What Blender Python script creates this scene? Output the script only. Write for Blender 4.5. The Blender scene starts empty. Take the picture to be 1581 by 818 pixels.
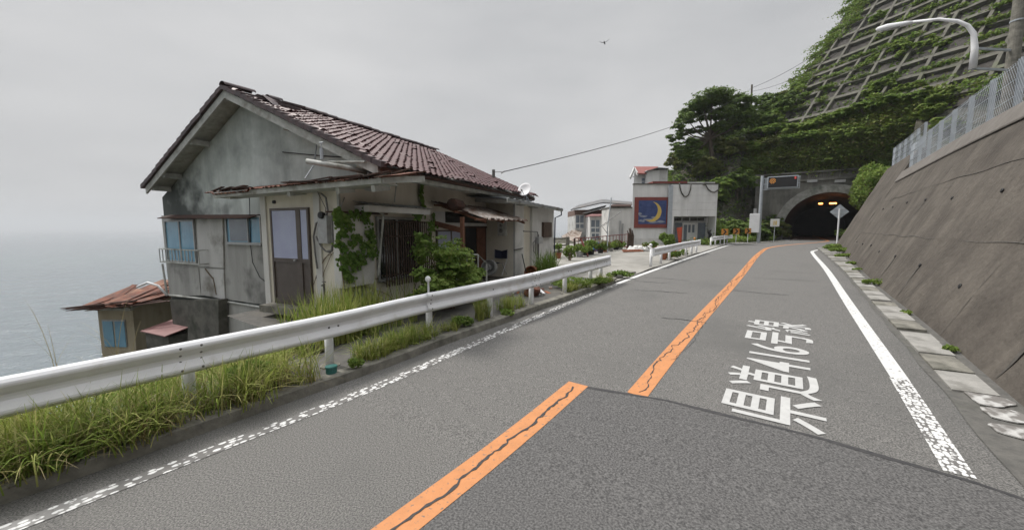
import bpy, math, random
import numpy as np
from math import radians as R, sin, cos, tan, atan, atan2, sqrt, pi
from mathutils import Matrix, Vector
rnd = random.Random(7); nrs = np.random.RandomState(11)
SC = bpy.context.scene; COL = SC.collection
# ---------------------------------------------------------------- camera
F, EYE = 590.0, 2.15
PIT = atan(57/F); CP, SP = cos(PIT), sin(PIT)
cd = bpy.data.cameras.new('camera'); cam = bpy.data.objects.new('camera', cd); COL.objects.link(cam)
cd.sensor_width = 36; cd.lens = 36*F/1581; cd.clip_start = .05; cd.clip_end = 40000
cam.location = (0, 0, EYE); cam.rotation_euler = (R(90)-PIT, 0, 0); SC.camera = cam
# ---------------------------------------------------------------- sky, sun, exposure
SUN_AZ, SUN_EL = R(-66), R(56)            # azimuth from forward (+Y) clockwise
w = bpy.data.worlds.new('World'); SC.world = w; w.use_nodes = True
nt = w.node_tree; nt.nodes.clear()
sky = nt.nodes.new('ShaderNodeTexSky'); sky.sky_type = 'NISHITA'; sky.sun_disc = False
sky.sun_elevation = SUN_EL; sky.sun_rotation = SUN_AZ; sky.dust_density = 6; sky.air_density = 1.2; sky.ozone_density = 1
bg = nt.nodes.new('ShaderNodeBackground'); bg.inputs[1].default_value = .1
hs = nt.nodes.new('ShaderNodeHueSaturation'); hs.inputs['Saturation'].default_value = .3
nt.links.new(sky.outputs[0], hs.inputs['Color'])
tc = nt.nodes.new('ShaderNodeTexCoord'); mp = nt.nodes.new('ShaderNodeMapping'); mp.inputs['Scale'].default_value = (1, 1, 3.2)
mp.inputs['Rotation'].default_value = (R(14), R(6), 0)
ns = nt.nodes.new('ShaderNodeTexNoise'); ns.inputs['Scale'].default_value = 1.6; ns.inputs['Detail'].default_value = 6; ns.inputs['Roughness'].default_value = .5
nt.links.new(tc.outputs['Generated'], mp.inputs[0]); nt.links.new(mp.outputs[0], ns.inputs['Vector'])
cr = nt.nodes.new('ShaderNodeValToRGB')
cr.color_ramp.elements[0].position = .3; cr.color_ramp.elements[0].color = (3.35, 3.4, 3.5, 1)
cr.color_ramp.elements[1].position = .7; cr.color_ramp.elements[1].color = (4.6, 4.6, 4.62, 1)
nt.links.new(ns.outputs['Fac'], cr.inputs[0])
mx = nt.nodes.new('ShaderNodeMix'); mx.data_type = 'RGBA'; mx.inputs[0].default_value = .93
nt.links.new(hs.outputs[0], mx.inputs[6]); nt.links.new(cr.outputs[0], mx.inputs[7])
sx = nt.nodes.new('ShaderNodeSeparateXYZ'); nt.links.new(tc.outputs['Generated'], sx.inputs[0])   # overcast: brighter cloud overhead
zr = nt.nodes.new('ShaderNodeMapRange'); zr.interpolation_type = 'SMOOTHSTEP'; zr.inputs[1].default_value = .62; zr.inputs[2].default_value = .95; zr.inputs[3].default_value = 1; zr.inputs[4].default_value = 4.0
nt.links.new(sx.outputs[2], zr.inputs[0]); vm = nt.nodes.new('ShaderNodeVectorMath'); vm.operation = 'SCALE'
nt.links.new(mx.outputs[2], vm.inputs[0]); nt.links.new(zr.outputs[0], vm.inputs['Scale']); nt.links.new(vm.outputs[0], bg.inputs[0])
wo = nt.nodes.new('ShaderNodeOutputWorld'); nt.links.new(bg.outputs[0], wo.inputs[0])
sl_ = bpy.data.lights.new('sun', 'SUN'); sl_.energy = 2.2; sl_.angle = R(9); sl_.color = (1, .96, .9)
so = bpy.data.objects.new('sun', sl_); COL.objects.link(so)
sdir = Vector((sin(SUN_AZ)*cos(SUN_EL), cos(SUN_AZ)*cos(SUN_EL), sin(SUN_EL)))
so.rotation_euler = sdir.to_track_quat('Z', 'Y').to_euler()
SC.view_settings.view_transform = 'Standard'; SC.view_settings.look = 'None'; SC.view_settings.exposure = 0.55
SC.view_settings.gamma = 1; SC.view_settings.use_curve_mapping = False
# ---------------------------------------------------------------- geometry of the place
TH = atan(426/590); CT, ST = cos(TH), sin(TH)      # direction of the road
def ss(a, b, x):
    t = min(1, max(0, (x-a)/(b-a))); return t*t*(3-2*t)
def G(s):                                           # height of the road surface along it
    if s <= 2.2: return 0.0
    if s < 3.8: return .66*(1-math.exp(-.8/12))*((s-2.2)/1.6)**2
    return .66*(1-math.exp(-(s-3)/12))
def shift(s): return 5.2*ss(33, 60, s)              # the road bends right before the tunnel
def SL(s, L, z=0): return Vector((L*CT+s*ST, s*CT-L*ST, z))     # road coordinates to world
def toSL(x, y): return x*ST+y*CT, x*CT-y*ST
def ray(px, py):
    a = (px-790.5)/F; b = -(py-409)/F
    return Vector((a, CP+b*SP, b*CP-SP))
CAM = Vector((0, 0, EYE))
def atY(px, py, Y):
    d = ray(px, py); return CAM+d*(Y/d.y)
def gp(px, py, dz=0):
    d = ray(px, py); lo, hi = .1, 900
    for _ in range(50):
        m = (lo+hi)/2
        if EYE+d.z*m-G(toSL(d.x*m, d.y*m)[0])-dz > 0: lo = m
        else: hi = m
    return CAM+d*lo
def inframe(M, px, py, axis, val):                  # ray hits the plane local[axis]=val of frame M
    I = M.inverted(); o = I@CAM; d = I.to_3x3()@ray(px, py)
    return o+d*((val-o[axis])/d[axis])
# ---------------------------------------------------------------- materials
def mat(name, base, c2=None, scale=4, rough=.8, metal=0, bump=0, bscale=40, streak=False, detail=6, lo=.35, hi=.65, c3=None, s3=1.2, lo3=.52, hi3=.7, spec=.4, stretch=(1,1,1), bdist=.01):
    m = bpy.data.materials.new(name); m.use_nodes = True; n = m.node_tree; l = n.links
    p = n.nodes['Principled BSDF']; p.inputs['Roughness'].default_value = rough; p.inputs['Metallic'].default_value = metal
    p.inputs['Specular IOR Level'].default_value = spec
    p.inputs['Base Color'].default_value = (*base, 1)
    tc = n.nodes.new('ShaderNodeTexCoord'); mp = n.nodes.new('ShaderNodeMapping'); l.new(tc.outputs['Object'], mp.inputs[0])
    mp.inputs['Scale'].default_value = (1, 1, .14) if streak else stretch
    out = None
    def ramp(sc, a, b, det, src, off=0):
        t = n.nodes.new('ShaderNodeTexNoise'); t.noise_dimensions = '4D'; t.inputs['W'].default_value = off
        t.inputs['Scale'].default_value = sc; t.inputs['Detail'].default_value = det; t.inputs['Roughness'].default_value = .62
        l.new(src, t.inputs['Vector']); r = n.nodes.new('ShaderNodeMapRange'); r.inputs[1].default_value = a; r.inputs[2].default_value = b
        l.new(t.outputs['Fac'], r.inputs[0]); return r.outputs[0]
    def mixc(f, A, B):
        x = n.nodes.new('ShaderNodeMix'); x.data_type = 'RGBA'; l.new(f, x.inputs[0])
        for i, c in ((6, A), (7, B)):
            if isinstance(c, tuple): x.inputs[i].default_value = (*c, 1)
            else: l.new(c, x.inputs[i])
        return x.outputs[2]
    if c2: out = mixc(ramp(scale, lo, hi, detail, mp.outputs[0]), tuple(base), tuple(c2))
    if c3: out = mixc(ramp(s3, lo3, hi3, 8, tc.outputs['Object'], 3.3), out if out else tuple(base), tuple(c3))
    if out: l.new(out, p.inputs['Base Color'])
    if bump:
        t = n.nodes.new('ShaderNodeTexNoise'); t.inputs['Scale'].default_value = bscale; t.inputs['Detail'].default_value = 5
        l.new(tc.outputs['Object'], t.inputs['Vector']); b = n.nodes.new('ShaderNodeBump'); b.inputs['Strength'].default_value = bump; b.inputs['Distance'].default_value = bdist
        l.new(t.outputs['Fac'], b.inputs['Height']); l.new(b.outputs[0], p.inputs['Normal'])
    return m
def leafmat(name, a, b, c, tr=.35):
    m = bpy.data.materials.new(name); m.use_nodes = True; n = m.node_tree; l = n.links; n.nodes.clear()
    g = n.nodes.new('ShaderNodeNewGeometry'); tc = n.nodes.new('ShaderNodeTexCoord')
    t = n.nodes.new('ShaderNodeTexNoise'); t.inputs['Scale'].default_value = .9; t.inputs['Detail'].default_value = 3; l.new(tc.outputs['Object'], t.inputs['Vector'])
    r1 = n.nodes.new('ShaderNodeMapRange'); r1.inputs[1].default_value = .38; r1.inputs[2].default_value = .62; l.new(t.outputs['Fac'], r1.inputs[0])
    x = n.nodes.new('ShaderNodeMix'); x.data_type = 'RGBA'; l.new(r1.outputs[0], x.inputs[0]); x.inputs[6].default_value = (*a, 1); x.inputs[7].default_value = (*b, 1)
    y = n.nodes.new('ShaderNodeMix'); y.data_type = 'RGBA'; y.inputs[7].default_value = (*c, 1)
    pw = n.nodes.new('ShaderNodeMath'); pw.operation = 'POWER'; pw.inputs[1].default_value = 3; l.new(g.outputs['Random Per Island'], pw.inputs[0]); l.new(pw.outputs[0], y.inputs[0]); l.new(x.outputs[2], y.inputs[6])
    d = n.nodes.new('ShaderNodeBsdfPrincipled'); d.inputs['Roughness'].default_value = .62; d.inputs['Specular IOR Level'].default_value = .18; l.new(y.outputs[2], d.inputs['Base Color'])
    e = n.nodes.new('ShaderNodeBsdfTranslucent'); l.new(y.outputs[2], e.inputs[0])
    k = n.nodes.new('ShaderNodeMixShader'); k.inputs[0].default_value = tr; l.new(d.outputs[0], k.inputs[1]); l.new(e.outputs[0], k.inputs[2])
    o = n.nodes.new('ShaderNodeOutputMaterial'); l.new(k.outputs[0], o.inputs[0]); return m
def glow(name, c, s):
    m = bpy.data.materials.new(name); m.use_nodes = True; p = m.node_tree.nodes['Principled BSDF']
    p.inputs['Base Color'].default_value = (*c, 1); p.inputs['Emission Color'].default_value = (*c, 1); p.inputs['Emission Strength'].default_value = s; return m
M = {}
M['asphalt'] = mat('asphalt', (.058,.057,.055), (.205,.198,.187), 75, .85, bump=.8, bscale=120, lo=.40, hi=.62, c3=(.095,.094,.09), s3=.5, lo3=.52, hi3=.8)
M['asphalt2'] = mat('stitch_asphalt', (.040,.039,.039), (.145,.141,.138), 55, .8, bump=.7, bscale=90, lo=.38, hi=.64)
M['yard'] = mat('yard_asphalt', (.075,.072,.068), (.12,.115,.105), 6, .9, bump=.3, bscale=60, c3=(.13,.12,.1), s3=.8)
M['tar'] = mat('tar', (.03,.03,.032), (.05,.048,.048), 20, .7)
M['kerb'] = mat('kerb_concrete', (.11,.105,.09), (.22,.21,.18), 6, .9, bump=.6, bscale=40, c3=(.07,.07,.055), s3=2)
M['gutter'] = mat('gutter_concrete', (.075,.073,.068), (.12,.115,.105), 9, .9, bump=.6, bscale=40, c3=(.075,.075,.062), s3=1.6)
M['gutter2'] = mat('gutter_slab_pale', (.22,.215,.20), (.30,.29,.27), 7, .9, bump=.5, bscale=40, c3=(.12,.115,.10), s3=2)
M['lot'] = mat('lot_concrete', (.21,.20,.18), (.31,.30,.275), 1.2, .9, bump=.3, bscale=20, c3=(.17,.165,.15), s3=.45, lo3=.48, hi3=.66)
M['soil'] = mat('soil', (.07,.058,.035), (.12,.10,.06), 5, .95, bump=1, bscale=20, bdist=.05, c3=(.05,.07,.025), s3=1)
M['rock'] = mat('rock', (.05,.055,.04), (.10,.09,.07), .8, .95, bump=1, bscale=2, bdist=.6, c3=(.035,.06,.02), s3=.3)
M['rwall'] = mat('retaining_concrete', (.058,.050,.042), (.122,.107,.090), 2.2, .92, bump=1, bscale=9, bdist=.03, streak=True, c3=(.052,.044,.037), s3=.6, lo3=.45, hi3=.72, lo=.3, hi=.7, detail=10)
M['rwall_cap'] = mat('weathered_cap', (.12,.108,.096), (.17,.158,.145), 3, .9, c3=(.12,.11,.1), s3=1)
M['plaster'] = mat('plaster_gable', (.52,.56,.54), (.36,.39,.375), 2.4, .9, bump=.25, bscale=30, streak=True, c3=(.16,.18,.17), s3=.6, lo3=.48, hi3=.75)
M['plaster2'] = mat('plaster_cream', (.68,.645,.56), (.54,.50,.42), 1.6, .9, bump=.25, bscale=30, streak=True, c3=(.32,.29,.22), s3=.9, lo3=.55, hi3=.8)
M['panel'] = mat('panel_grey', (.40,.40,.385), (.25,.25,.24), 2.2, .8, streak=True, c3=(.10,.10,.095), s3=.9, bump=.15)
M['panel_lt'] = mat('panel_light', (.54,.54,.53), (.38,.38,.37), 2, .75, streak=True, c3=(.17,.16,.14), s3=1.2)
M['block'] = mat('dark_block', (.07,.068,.06), (.13,.125,.11), 3, .95, bump=.8, bscale=12, c3=(.03,.035,.025), s3=1.5)
M['tile'] = mat('roof_tile', (.055,.021,.022), (.095,.036,.036), 9, .52, bump=.2, spec=.4, c3=(.07,.04,.04), s3=1.4)
M['tile_dk'] = mat('roof_tile_dark', (.05,.04,.045), (.09,.06,.06), 6, .55, spec=.4)
M['wood_w'] = mat('white_painted_wood', (.46,.47,.45), (.30,.31,.29), 5, .8, stretch=(1,1,1), c3=(.16,.15,.12), s3=2)
M['wood_d'] = mat('dark_wood', (.045,.03,.022), (.085,.055,.04), 8, .8, bump=.4)
M['wood_r'] = mat('brown_wood', (.12,.05,.03), (.19,.09,.055), 7, .8, bump=.3)
M['rust'] = mat('rusty_sheet', (.17,.055,.03), (.06,.03,.022), 5, .8, bump=.5, bscale=14, c3=(.30,.16,.10), s3=1.5, metal=.0)
M['rust_dk'] = mat('dark_rust', (.07,.03,.02), (.035,.022,.018), 6, .85, bump=.5)
M['corr'] = mat('corrugated_sheet', (.24,.17,.13), (.50,.47,.43), 7, .5, metal=.2, c3=(.13,.07,.045), s3=2.5, lo3=.48, hi3=.62)
M['sheetmetal'] = mat('metal_roof_sheet', (.22,.24,.26), (.34,.36,.38), 4, .5, metal=.2, c3=(.12,.09,.07), s3=2)
M['door'] = mat('brown_aluminium', (.075,.06,.05), (.10,.08,.07), 4, .45, metal=.2)
M['lav'] = mat('frosted_glass', (.30,.32,.46), (.34,.37,.50), 2, .25, spec=.6)
M['blue'] = mat('blue_curtain_glass', (.10,.24,.36), (.16,.34,.46), 2.5, .15, spec=.7, streak=True, c3=(.07,.14,.22), s3=1)
M['glass_d'] = mat('dark_glass', (.016,.018,.018), (.03,.032,.03), 2, .12, spec=.7)
M['glass_g'] = mat('grey_glass', (.14,.17,.20), (.10,.12,.15), 2, .12, spec=.7)
M['alu'] = mat('aluminium', (.38,.39,.39), (.28,.28,.28), 8, .5, metal=.3)
M['galv'] = mat('galvanised', (.40,.43,.46), (.33,.36,.39), 4, .5, metal=.25)
M['rail'] = mat('white_rail_paint', (.72,.725,.74), (.64,.645,.66), 3, .62, c3=(.46,.43,.38), s3=2.6, lo3=.58, hi3=.8, spec=.25, bump=.05)
M['bolt'] = mat('bolt_steel', (.12,.12,.12), (.2,.19,.18), 20, .5, metal=.6)
M['white'] = mat('white_wall', (.66,.66,.65), (.52,.52,.51), 1.5, .85, streak=True, c3=(.36,.36,.35), s3=.6, lo3=.55, hi3=.85)
M['white_s'] = mat('white_stained', (.60,.59,.57), (.46,.455,.44), 1.3, .9, streak=True, c3=(.22,.22,.21), s3=.7, lo3=.5, hi3=.8)
M['conc'] = mat('portal_concrete', (.21,.205,.185), (.11,.107,.095), 1.2, .9, streak=True, c3=(.045,.045,.04), s3=.35, lo3=.42, hi3=.68, bump=.4, bscale=8)
M['archstone'] = mat('arch_stone', (.30,.30,.28), (.17,.17,.155), 2.2, .9, c3=(.10,.11,.09), s3=1, bump=.6, bscale=6)
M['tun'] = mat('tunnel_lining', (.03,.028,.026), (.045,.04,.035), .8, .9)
M['crib'] = mat('crib_beam', (.135,.13,.11), (.075,.072,.06), 1.1, .9, c3=(.10,.11,.07), s3=.5, bump=.4, bscale=8)
M['shot'] = mat('shotcrete', (.062,.057,.052), (.034,.031,.028), .9, .95, c3=(.15,.145,.135), s3=1.1, lo3=.62, hi3=.75, bump=.8, bscale=4, bdist=.05)
M['red'] = mat('dull_red', (.20,.05,.04), (.15,.04,.035), 3, .7)
M['redroof'] = mat('red_roof', (.26,.085,.07), (.20,.07,.06), 5, .6)
M['pinkroof'] = mat('pink_roof', (.24,.12,.115), (.19,.10,.095), 5, .6)
M['grroof'] = mat('grey_roof', (.10,.105,.11), (.15,.15,.15), 3, .7, c3=(.17,.12,.09), s3=.6)
M['brick'] = mat('brown_brick', (.17,.11,.09), (.12,.08,.065), 6, .85)
M['terra'] = mat('terracotta', (.32,.12,.06), (.24,.09,.05), 8, .85)
M['black'] = mat('black', (.015,.015,.016), None, rough=.6)
M['navy'] = mat('navy_cloth', (.02,.024,.05), None, rough=.8)
M['bluep'] = mat('blue_plastic', (.03,.15,.42), None, rough=.4)
M['orange_red'] = mat('orange_red', (.42,.07,.03), (.34,.06,.03), 3, .5)
M['yel'] = mat('moon_yellow', (.55,.40,.10), (.48,.34,.09), 6, .7)
M['muralblue'] = mat('mural_blue', (.028,.045,.13), (.05,.075,.19), 3, .7)
M['muralcloud'] = mat('mural_cloud', (.25,.27,.30), (.16,.18,.24), 5, .7)
M['signwhite'] = mat('sign_white', (.6,.6,.58), (.5,.5,.48), 5, .6)
M['chev'] = mat('chevron_orange', (.42,.18,.03), None, rough=.5)
M['bark'] = mat('bark', (.075,.06,.045), (.12,.10,.08), 8, .95, bump=.6)
M['stem'] = mat('dry_stem', (.10,.075,.05), (.16,.12,.08), 8, .9)
M['leaf1'] = leafmat('leaf_dark', (.085,.14,.035), (.12,.18,.042), (.12,.16,.04), .3)
M['leaf2'] = leafmat('leaf_mid', (.13,.22,.045), (.18,.26,.055), (.18,.22,.06), .35)
M['leaf3'] = leafmat('leaf_bright', (.15,.24,.05), (.20,.28,.065), (.23,.26,.07), .4)
M['leaf4'] = leafmat('leaf_olive', (.13,.165,.045), (.17,.20,.055), (.20,.18,.08), .35)
M['ivy'] = leafmat('leaf_ivy', (.07,.14,.022), (.11,.19,.035), (.17,.24,.06), .3)
M['grass'] = leafmat('grass_blades', (.16,.235,.04), (.26,.31,.065), (.46,.42,.18), .4)
M['grassd'] = leafmat('grass_dry', (.20,.16,.07), (.26,.21,.10), (.36,.31,.17), .3)
def worn_paint(name, c, under, lo, hi, dash=0, sc=26, thr=.50):
    m = mat(name, c, tuple(x*.86 for x in c), 9, .65, bump=.3, bscale=60); n = m.node_tree; l = n.links
    p = n.nodes['Principled BSDF']; src = p.inputs['Base Color'].links[0].from_socket
    uv = n.nodes.new('ShaderNodeUVMap'); g = n.nodes.new('ShaderNodeTexCoord')
    t = n.nodes.new('ShaderNodeTexNoise'); t.inputs['Scale'].default_value = sc; t.inputs['Detail'].default_value = 4; l.new(g.outputs['Object'], t.inputs['Vector'])
    r = n.nodes.new('ShaderNodeMapRange'); r.inputs[1].default_value = lo; r.inputs[2].default_value = hi; l.new(t.outputs['Fac'], r.inputs[0]); f = r.outputs[0]
    if dash:                                        # rubbed through where the tread pattern ran: along/across from the strip's own UV
        b = n.nodes.new('ShaderNodeTexVoronoi'); b.inputs['Scale'].default_value = 1; b.inputs['Randomness'].default_value = .55
        mp = n.nodes.new('ShaderNodeMapping'); mp.inputs['Scale'].default_value = dash; l.new(uv.outputs[0], mp.inputs[0]); l.new(mp.outputs[0], b.inputs['Vector'])
        r2 = n.nodes.new('ShaderNodeMapRange'); r2.inputs[1].default_value = thr; r2.inputs[2].default_value = thr+.07; l.new(b.outputs['Distance'], r2.inputs[0])
        mp2 = n.nodes.new('ShaderNodeTexNoise'); mp2.inputs['Scale'].default_value = .7; l.new(g.outputs['Object'], mp2.inputs['Vector'])
        k = n.nodes.new('ShaderNodeMapRange'); k.inputs[1].default_value = .3; k.inputs[2].default_value = .45; k.inputs[3].default_value = .75; l.new(mp2.outputs['Fac'], k.inputs[0])
        mu = n.nodes.new('ShaderNodeMath'); mu.operation = 'MULTIPLY'; l.new(r2.outputs[0], mu.inputs[0]); l.new(k.outputs[0], mu.inputs[1])
        ma = n.nodes.new('ShaderNodeMath'); ma.operation = 'MAXIMUM'; l.new(mu.outputs[0], ma.inputs[0]); l.new(f, ma.inputs[1]); f = ma.outputs[0]
    x = n.nodes.new('ShaderNodeMix'); x.data_type = 'RGBA'; l.new(f, x.inputs[0]); l.new(src, x.inputs[6]); x.inputs[7].default_value = (*under, 1)
    l.new(x.outputs[2], p.inputs['Base Color']); return m
M['wline'] = worn_paint('white_line', (.62,.62,.61), (.12,.118,.112), .58, .7)
M['wline_worn'] = worn_paint('white_line_worn', (.66,.66,.65), (.125,.12,.115), .56, .66, dash=(15, 24, 1))
M['wline_dots'] = worn_paint('white_line_dotted', (.66,.66,.65), (.125,.12,.115), .56, .66, dash=(13, 20, 1), thr=.40)
M['oline'] = worn_paint('orange_line', (.50,.215,.085), (.14,.12,.10), .60, .72)
M['txt'] = worn_paint('white_text', (.46,.46,.45), (.3,.3,.3), .64, .8)
M['step'] = worn_paint('worn_white_step', (.46,.455,.44), (.16,.15,.14), .42, .56, sc=9)
def stain_gable(m):                                  # the black mould on the seaward lower corner of the gable
    n = m.node_tree; l = n.links; p = n.nodes['Principled BSDF']; src = p.inputs['Base Color'].links[0].from_socket
    g = n.nodes.new('ShaderNodeTexCoord'); x = n.nodes.new('ShaderNodeSeparateXYZ'); l.new(g.outputs['Object'], x.inputs[0])
    t = n.nodes.new('ShaderNodeTexNoise'); t.inputs['Scale'].default_value = 1.6; t.inputs['Detail'].default_value = 8; l.new(g.outputs['Object'], t.inputs['Vector'])
    a = n.nodes.new('ShaderNodeMath'); a.operation = 'MULTIPLY_ADD'; a.inputs[1].default_value = 6; l.new(t.outputs['Fac'], a.inputs[0]); l.new(x.outputs[1], a.inputs[2])
    b = n.nodes.new('ShaderNodeMath'); b.operation = 'MULTIPLY_ADD'; b.inputs[1].default_value = -.9; l.new(x.outputs[2], b.inputs[0]); l.new(a.outputs[0], b.inputs[2])
    r = n.nodes.new('ShaderNodeMapRange'); r.inputs[1].default_value = 5.9; r.inputs[2].default_value = 7.8; r.inputs[4].default_value = .9; l.new(b.outputs[0], r.inputs[0])
    k = n.nodes.new('ShaderNodeMix'); k.data_type = 'RGBA'; l.new(r.outputs[0], k.inputs[0]); l.new(src, k.inputs[6]); k.inputs[7].default_value = (.035,.042,.04,1); l.new(k.outputs[2], p.inputs['Base Color'])
stain_gable(M['plaster'])
# ---------------------------------------------------------------- mesh builder
class MB:
    def __init__(s, T=None): s.v = []; s.f = []; s.T = T; s.uv = None
    def add(s, vs, fs):
        o = len(s.v); T = s.T
        s.v += [tuple(T@Vector(p)) if T is not None else tuple(p) for p in vs]
        s.f += [tuple(i+o for i in f) for f in fs]; return s
    def box(s, a, b):
        (x0,y0,z0), (x1,y1,z1) = a, b
        return s.add([(x0,y0,z0),(x1,y0,z0),(x1,y1,z0),(x0,y1,z0),(x0,y0,z1),(x1,y0,z1),(x1,y1,z1),(x0,y1,z1)],
                     [(0,3,2,1),(4,5,6,7),(0,1,5,4),(1,2,6,5),(2,3,7,6),(3,0,4,7)])
    def beam(s, p, q, w, h, up=(0,0,1)):            # rectangular bar from p to q
        p, q = Vector(p), Vector(q); d = (q-p).normalized(); u = Vector(up)
        a = d.cross(u)
        if a.length < 1e-4: a = d.cross(Vector((1,0,0)))
        a.normalize(); b = a.cross(d).normalized(); a *= w/2; b *= h/2
        vs = [c+e*a+f*b for c in (p, q) for e, f in ((-1,-1),(1,-1),(1,1),(-1,1))]
        return s.add(vs, [(0,1,2,3),(7,6,5,4),(0,4,5,1),(1,5,6,2),(2,6,7,3),(3,7,4,0)])
    def tube(s, pts, r, n=8, cap=True):
        pts = [Vector(p) for p in pts]; k = len(pts); rs = r if isinstance(r, (list, tuple)) else [r]*k
        vs = []; ref = None
        for i, p in enumerate(pts):
            d = (pts[min(i+1,k-1)]-pts[max(i-1,0)]).normalized()
            if ref is None: ref = d.orthogonal().normalized()
            ref = (ref-d*ref.dot(d)).normalized(); b = d.cross(ref)
            vs += [p+(ref*cos(2*pi*j/n)+b*sin(2*pi*j/n))*rs[i] for j in range(n)]
        fs = [(i*n+j, i*n+(j+1)%n, (i+1)*n+(j+1)%n, (i+1)*n+j) for i in range(k-1) for j in range(n)]
        if cap: fs += [tuple(range(n))[::-1], tuple(range((k-1)*n, k*n))]
        return s.add(vs, fs)
    def prism(s, poly, d):                          # polygon (list of 3D points) swept by vector d
        k = len(poly); d = Vector(d); vs = [Vector(p) for p in poly]+[Vector(p)+d for p in poly]
        return s.add(vs, [tuple(range(k))[::-1], tuple(range(k, 2*k))]+[(i, (i+1)%k, (i+1)%k+k, i+k) for i in range(k)])
    def grid(s, P):                                 # P[i][j] points
        m = len(P[0]); vs = [p for row in P for p in row]
        return s.add(vs, [(i*m+j, (i+1)*m+j, (i+1)*m+j+1, i*m+j+1) for i in range(len(P)-1) for j in range(m-1)])
    def lathe(s, c, prof, n=16, ax=(0,0,1)):
        ax = Vector(ax).normalized(); u = ax.orthogonal().normalized(); v = ax.cross(u); c = Vector(c)
        vs = [c+ax*z+(u*cos(2*pi*j/n)+v*sin(2*pi*j/n))*max(r,1e-4) for r, z in prof for j in range(n)]
        k = len(prof); fs = [(i*n+j, i*n+(j+1)%n, (i+1)*n+(j+1)%n, (i+1)*n+j) for i in range(k-1) for j in range(n)]
        return s.add(vs, fs+[tuple(range(n))[::-1], tuple(range((k-1)*n, k*n))])
    def build(s, name, m, parent=None, smooth=False, base=None, bevel=0, recalc=True):
        me = bpy.data.meshes.new(name)
        if parent is not None: Wm = WM[parent.name]
        else:
            a = np.array(s.v); c = base if base is not None else ((a[:,0].min()+a[:,0].max())/2, (a[:,1].min()+a[:,1].max())/2, a[:,2].min())
            Wm = Matrix.Translation(Vector(c))
        a = np.array(s.v); I = np.array(Wm.inverted()); a = a@I[:3,:3].T+I[:3,3]
        me.from_pydata(a.tolist(), [], s.f); me.update()
        if recalc:
            import bmesh; bm = bmesh.new(); bm.from_mesh(me); bmesh.ops.recalc_face_normals(bm, faces=bm.faces); bm.to_mesh(me); bm.free()
        if smooth:
            me.polygons.foreach_set('use_smooth', [True]*len(me.polygons))
        for x in (m if isinstance(m, list) else [m]): me.materials.append(M[x] if isinstance(x, str) else x)
        o = bpy.data.objects.new(name, me); COL.objects.link(o)
        if parent is not None: o.parent = parent; WM[o.name] = Wm
        else: o.matrix_world = Wm; WM[o.name] = Wm
        if bevel:
            b = o.modifiers.new('bevel', 'BEVEL'); b.width = bevel; b.segments = 2; b.limit_method = 'ANGLE'
        return o
WM = {}
def tag(o, label=None, cat=None, group=None, kind=None):
    if label: o['label'] = label
    if cat: o['category'] = cat
    if group: o['group'] = group
    if kind: o['kind'] = kind
    return o
def thing(name, label, cat, loc, rz=0, group=None):
    o = bpy.data.objects.new(name, None); COL.objects.link(o); o.empty_display_size = .2
    o.location = loc; o.rotation_euler = (0, 0, rz); WM[o.name] = Matrix.Translation(Vector(loc))@Matrix.Rotation(rz, 4, 'Z')
    return tag(o, label, cat, group)
def struct(mb, name, m, **k): return tag(mb.build(name, m, **k), kind='structure')
def copy_thing(o, loc, rz=0, scale=1, label=None, group=None):
    c = o.copy(); COL.objects.link(c); c.location = loc; c.rotation_euler = (0, 0, rz); c.scale = (scale,)*3 if not isinstance(scale, tuple) else scale
    if label: c['label'] = label
    if group: c['group'] = group
    for ch in list(o.children):
        d = ch.copy(); COL.objects.link(d); d.parent = c
        for g in list(ch.children):
            e = g.copy(); COL.objects.link(e); e.parent = d
    return c
def text_mesh(body, size, align='CENTER', off=0):
    c = bpy.data.curves.new('t', 'FONT'); c.body = body; c.size = size; c.align_x = align; c.align_y = 'CENTER'; c.offset = off*size
    o = bpy.data.objects.new('t', c); COL.objects.link(o); dg = bpy.context.evaluated_depsgraph_get()
    me = bpy.data.meshes.new_from_object(o.evaluated_get(dg)); vs = [v.co.copy() for v in me.vertices]; fs = [tuple(p.vertices) for p in me.polygons]
    bpy.data.objects.remove(o); bpy.data.curves.remove(c); bpy.data.meshes.remove(me); return vs, fs
def leaves(n, P, size, nrm=None, aspect=.55, jit=.9, fold=.25):   # P: n x 3 centres; two-triangle folded leaves as quads
    a = nrs.normal(size=(n,3)); a /= np.linalg.norm(a,axis=1)[:,None]
    if nrm is not None: a = a*jit+nrm; a /= np.linalg.norm(a,axis=1)[:,None]
    t = nrs.normal(size=(n,3)); u = np.cross(a,t); u /= np.linalg.norm(u,axis=1)[:,None]; v = np.cross(a,u)
    sz = size*(.6+.8*nrs.rand(n))[:,None]; u = u*sz; v = v*sz*aspect
    V = np.stack([P-u, P-v+a*sz*fold*.3, P+u, P+v+a*sz*fold*.3], 1).reshape(-1,3)
    return V, np.arange(4*n).reshape(-1,4)
def npmesh(name, V, Fc, m, parent=None, base=None):
    me = bpy.data.meshes.new(name)
    c = np.array(base if base is not None else (WM[parent.name].translation if parent is not None else (0,0,0)), float)
    V = V-c; me.vertices.add(len(V)); me.vertices.foreach_set('co', V.astype(np.float32).ravel())
    k = Fc.shape[1]; me.loops.add(Fc.size); me.loops.foreach_set('vertex_index', Fc.astype(np.int32).ravel())
    me.polygons.add(len(Fc)); me.polygons.foreach_set('loop_start', np.arange(0,Fc.size,k,dtype=np.int32)); me.polygons.foreach_set('loop_total', np.full(len(Fc),k,dtype=np.int32))
    me.update(calc_edges=True); me.validate()
    me.materials.append(M[m]); o = bpy.data.objects.new(name, me); COL.objects.link(o)
    if parent is not None: o.parent = parent
    else: o.location = c
    return o
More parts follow.
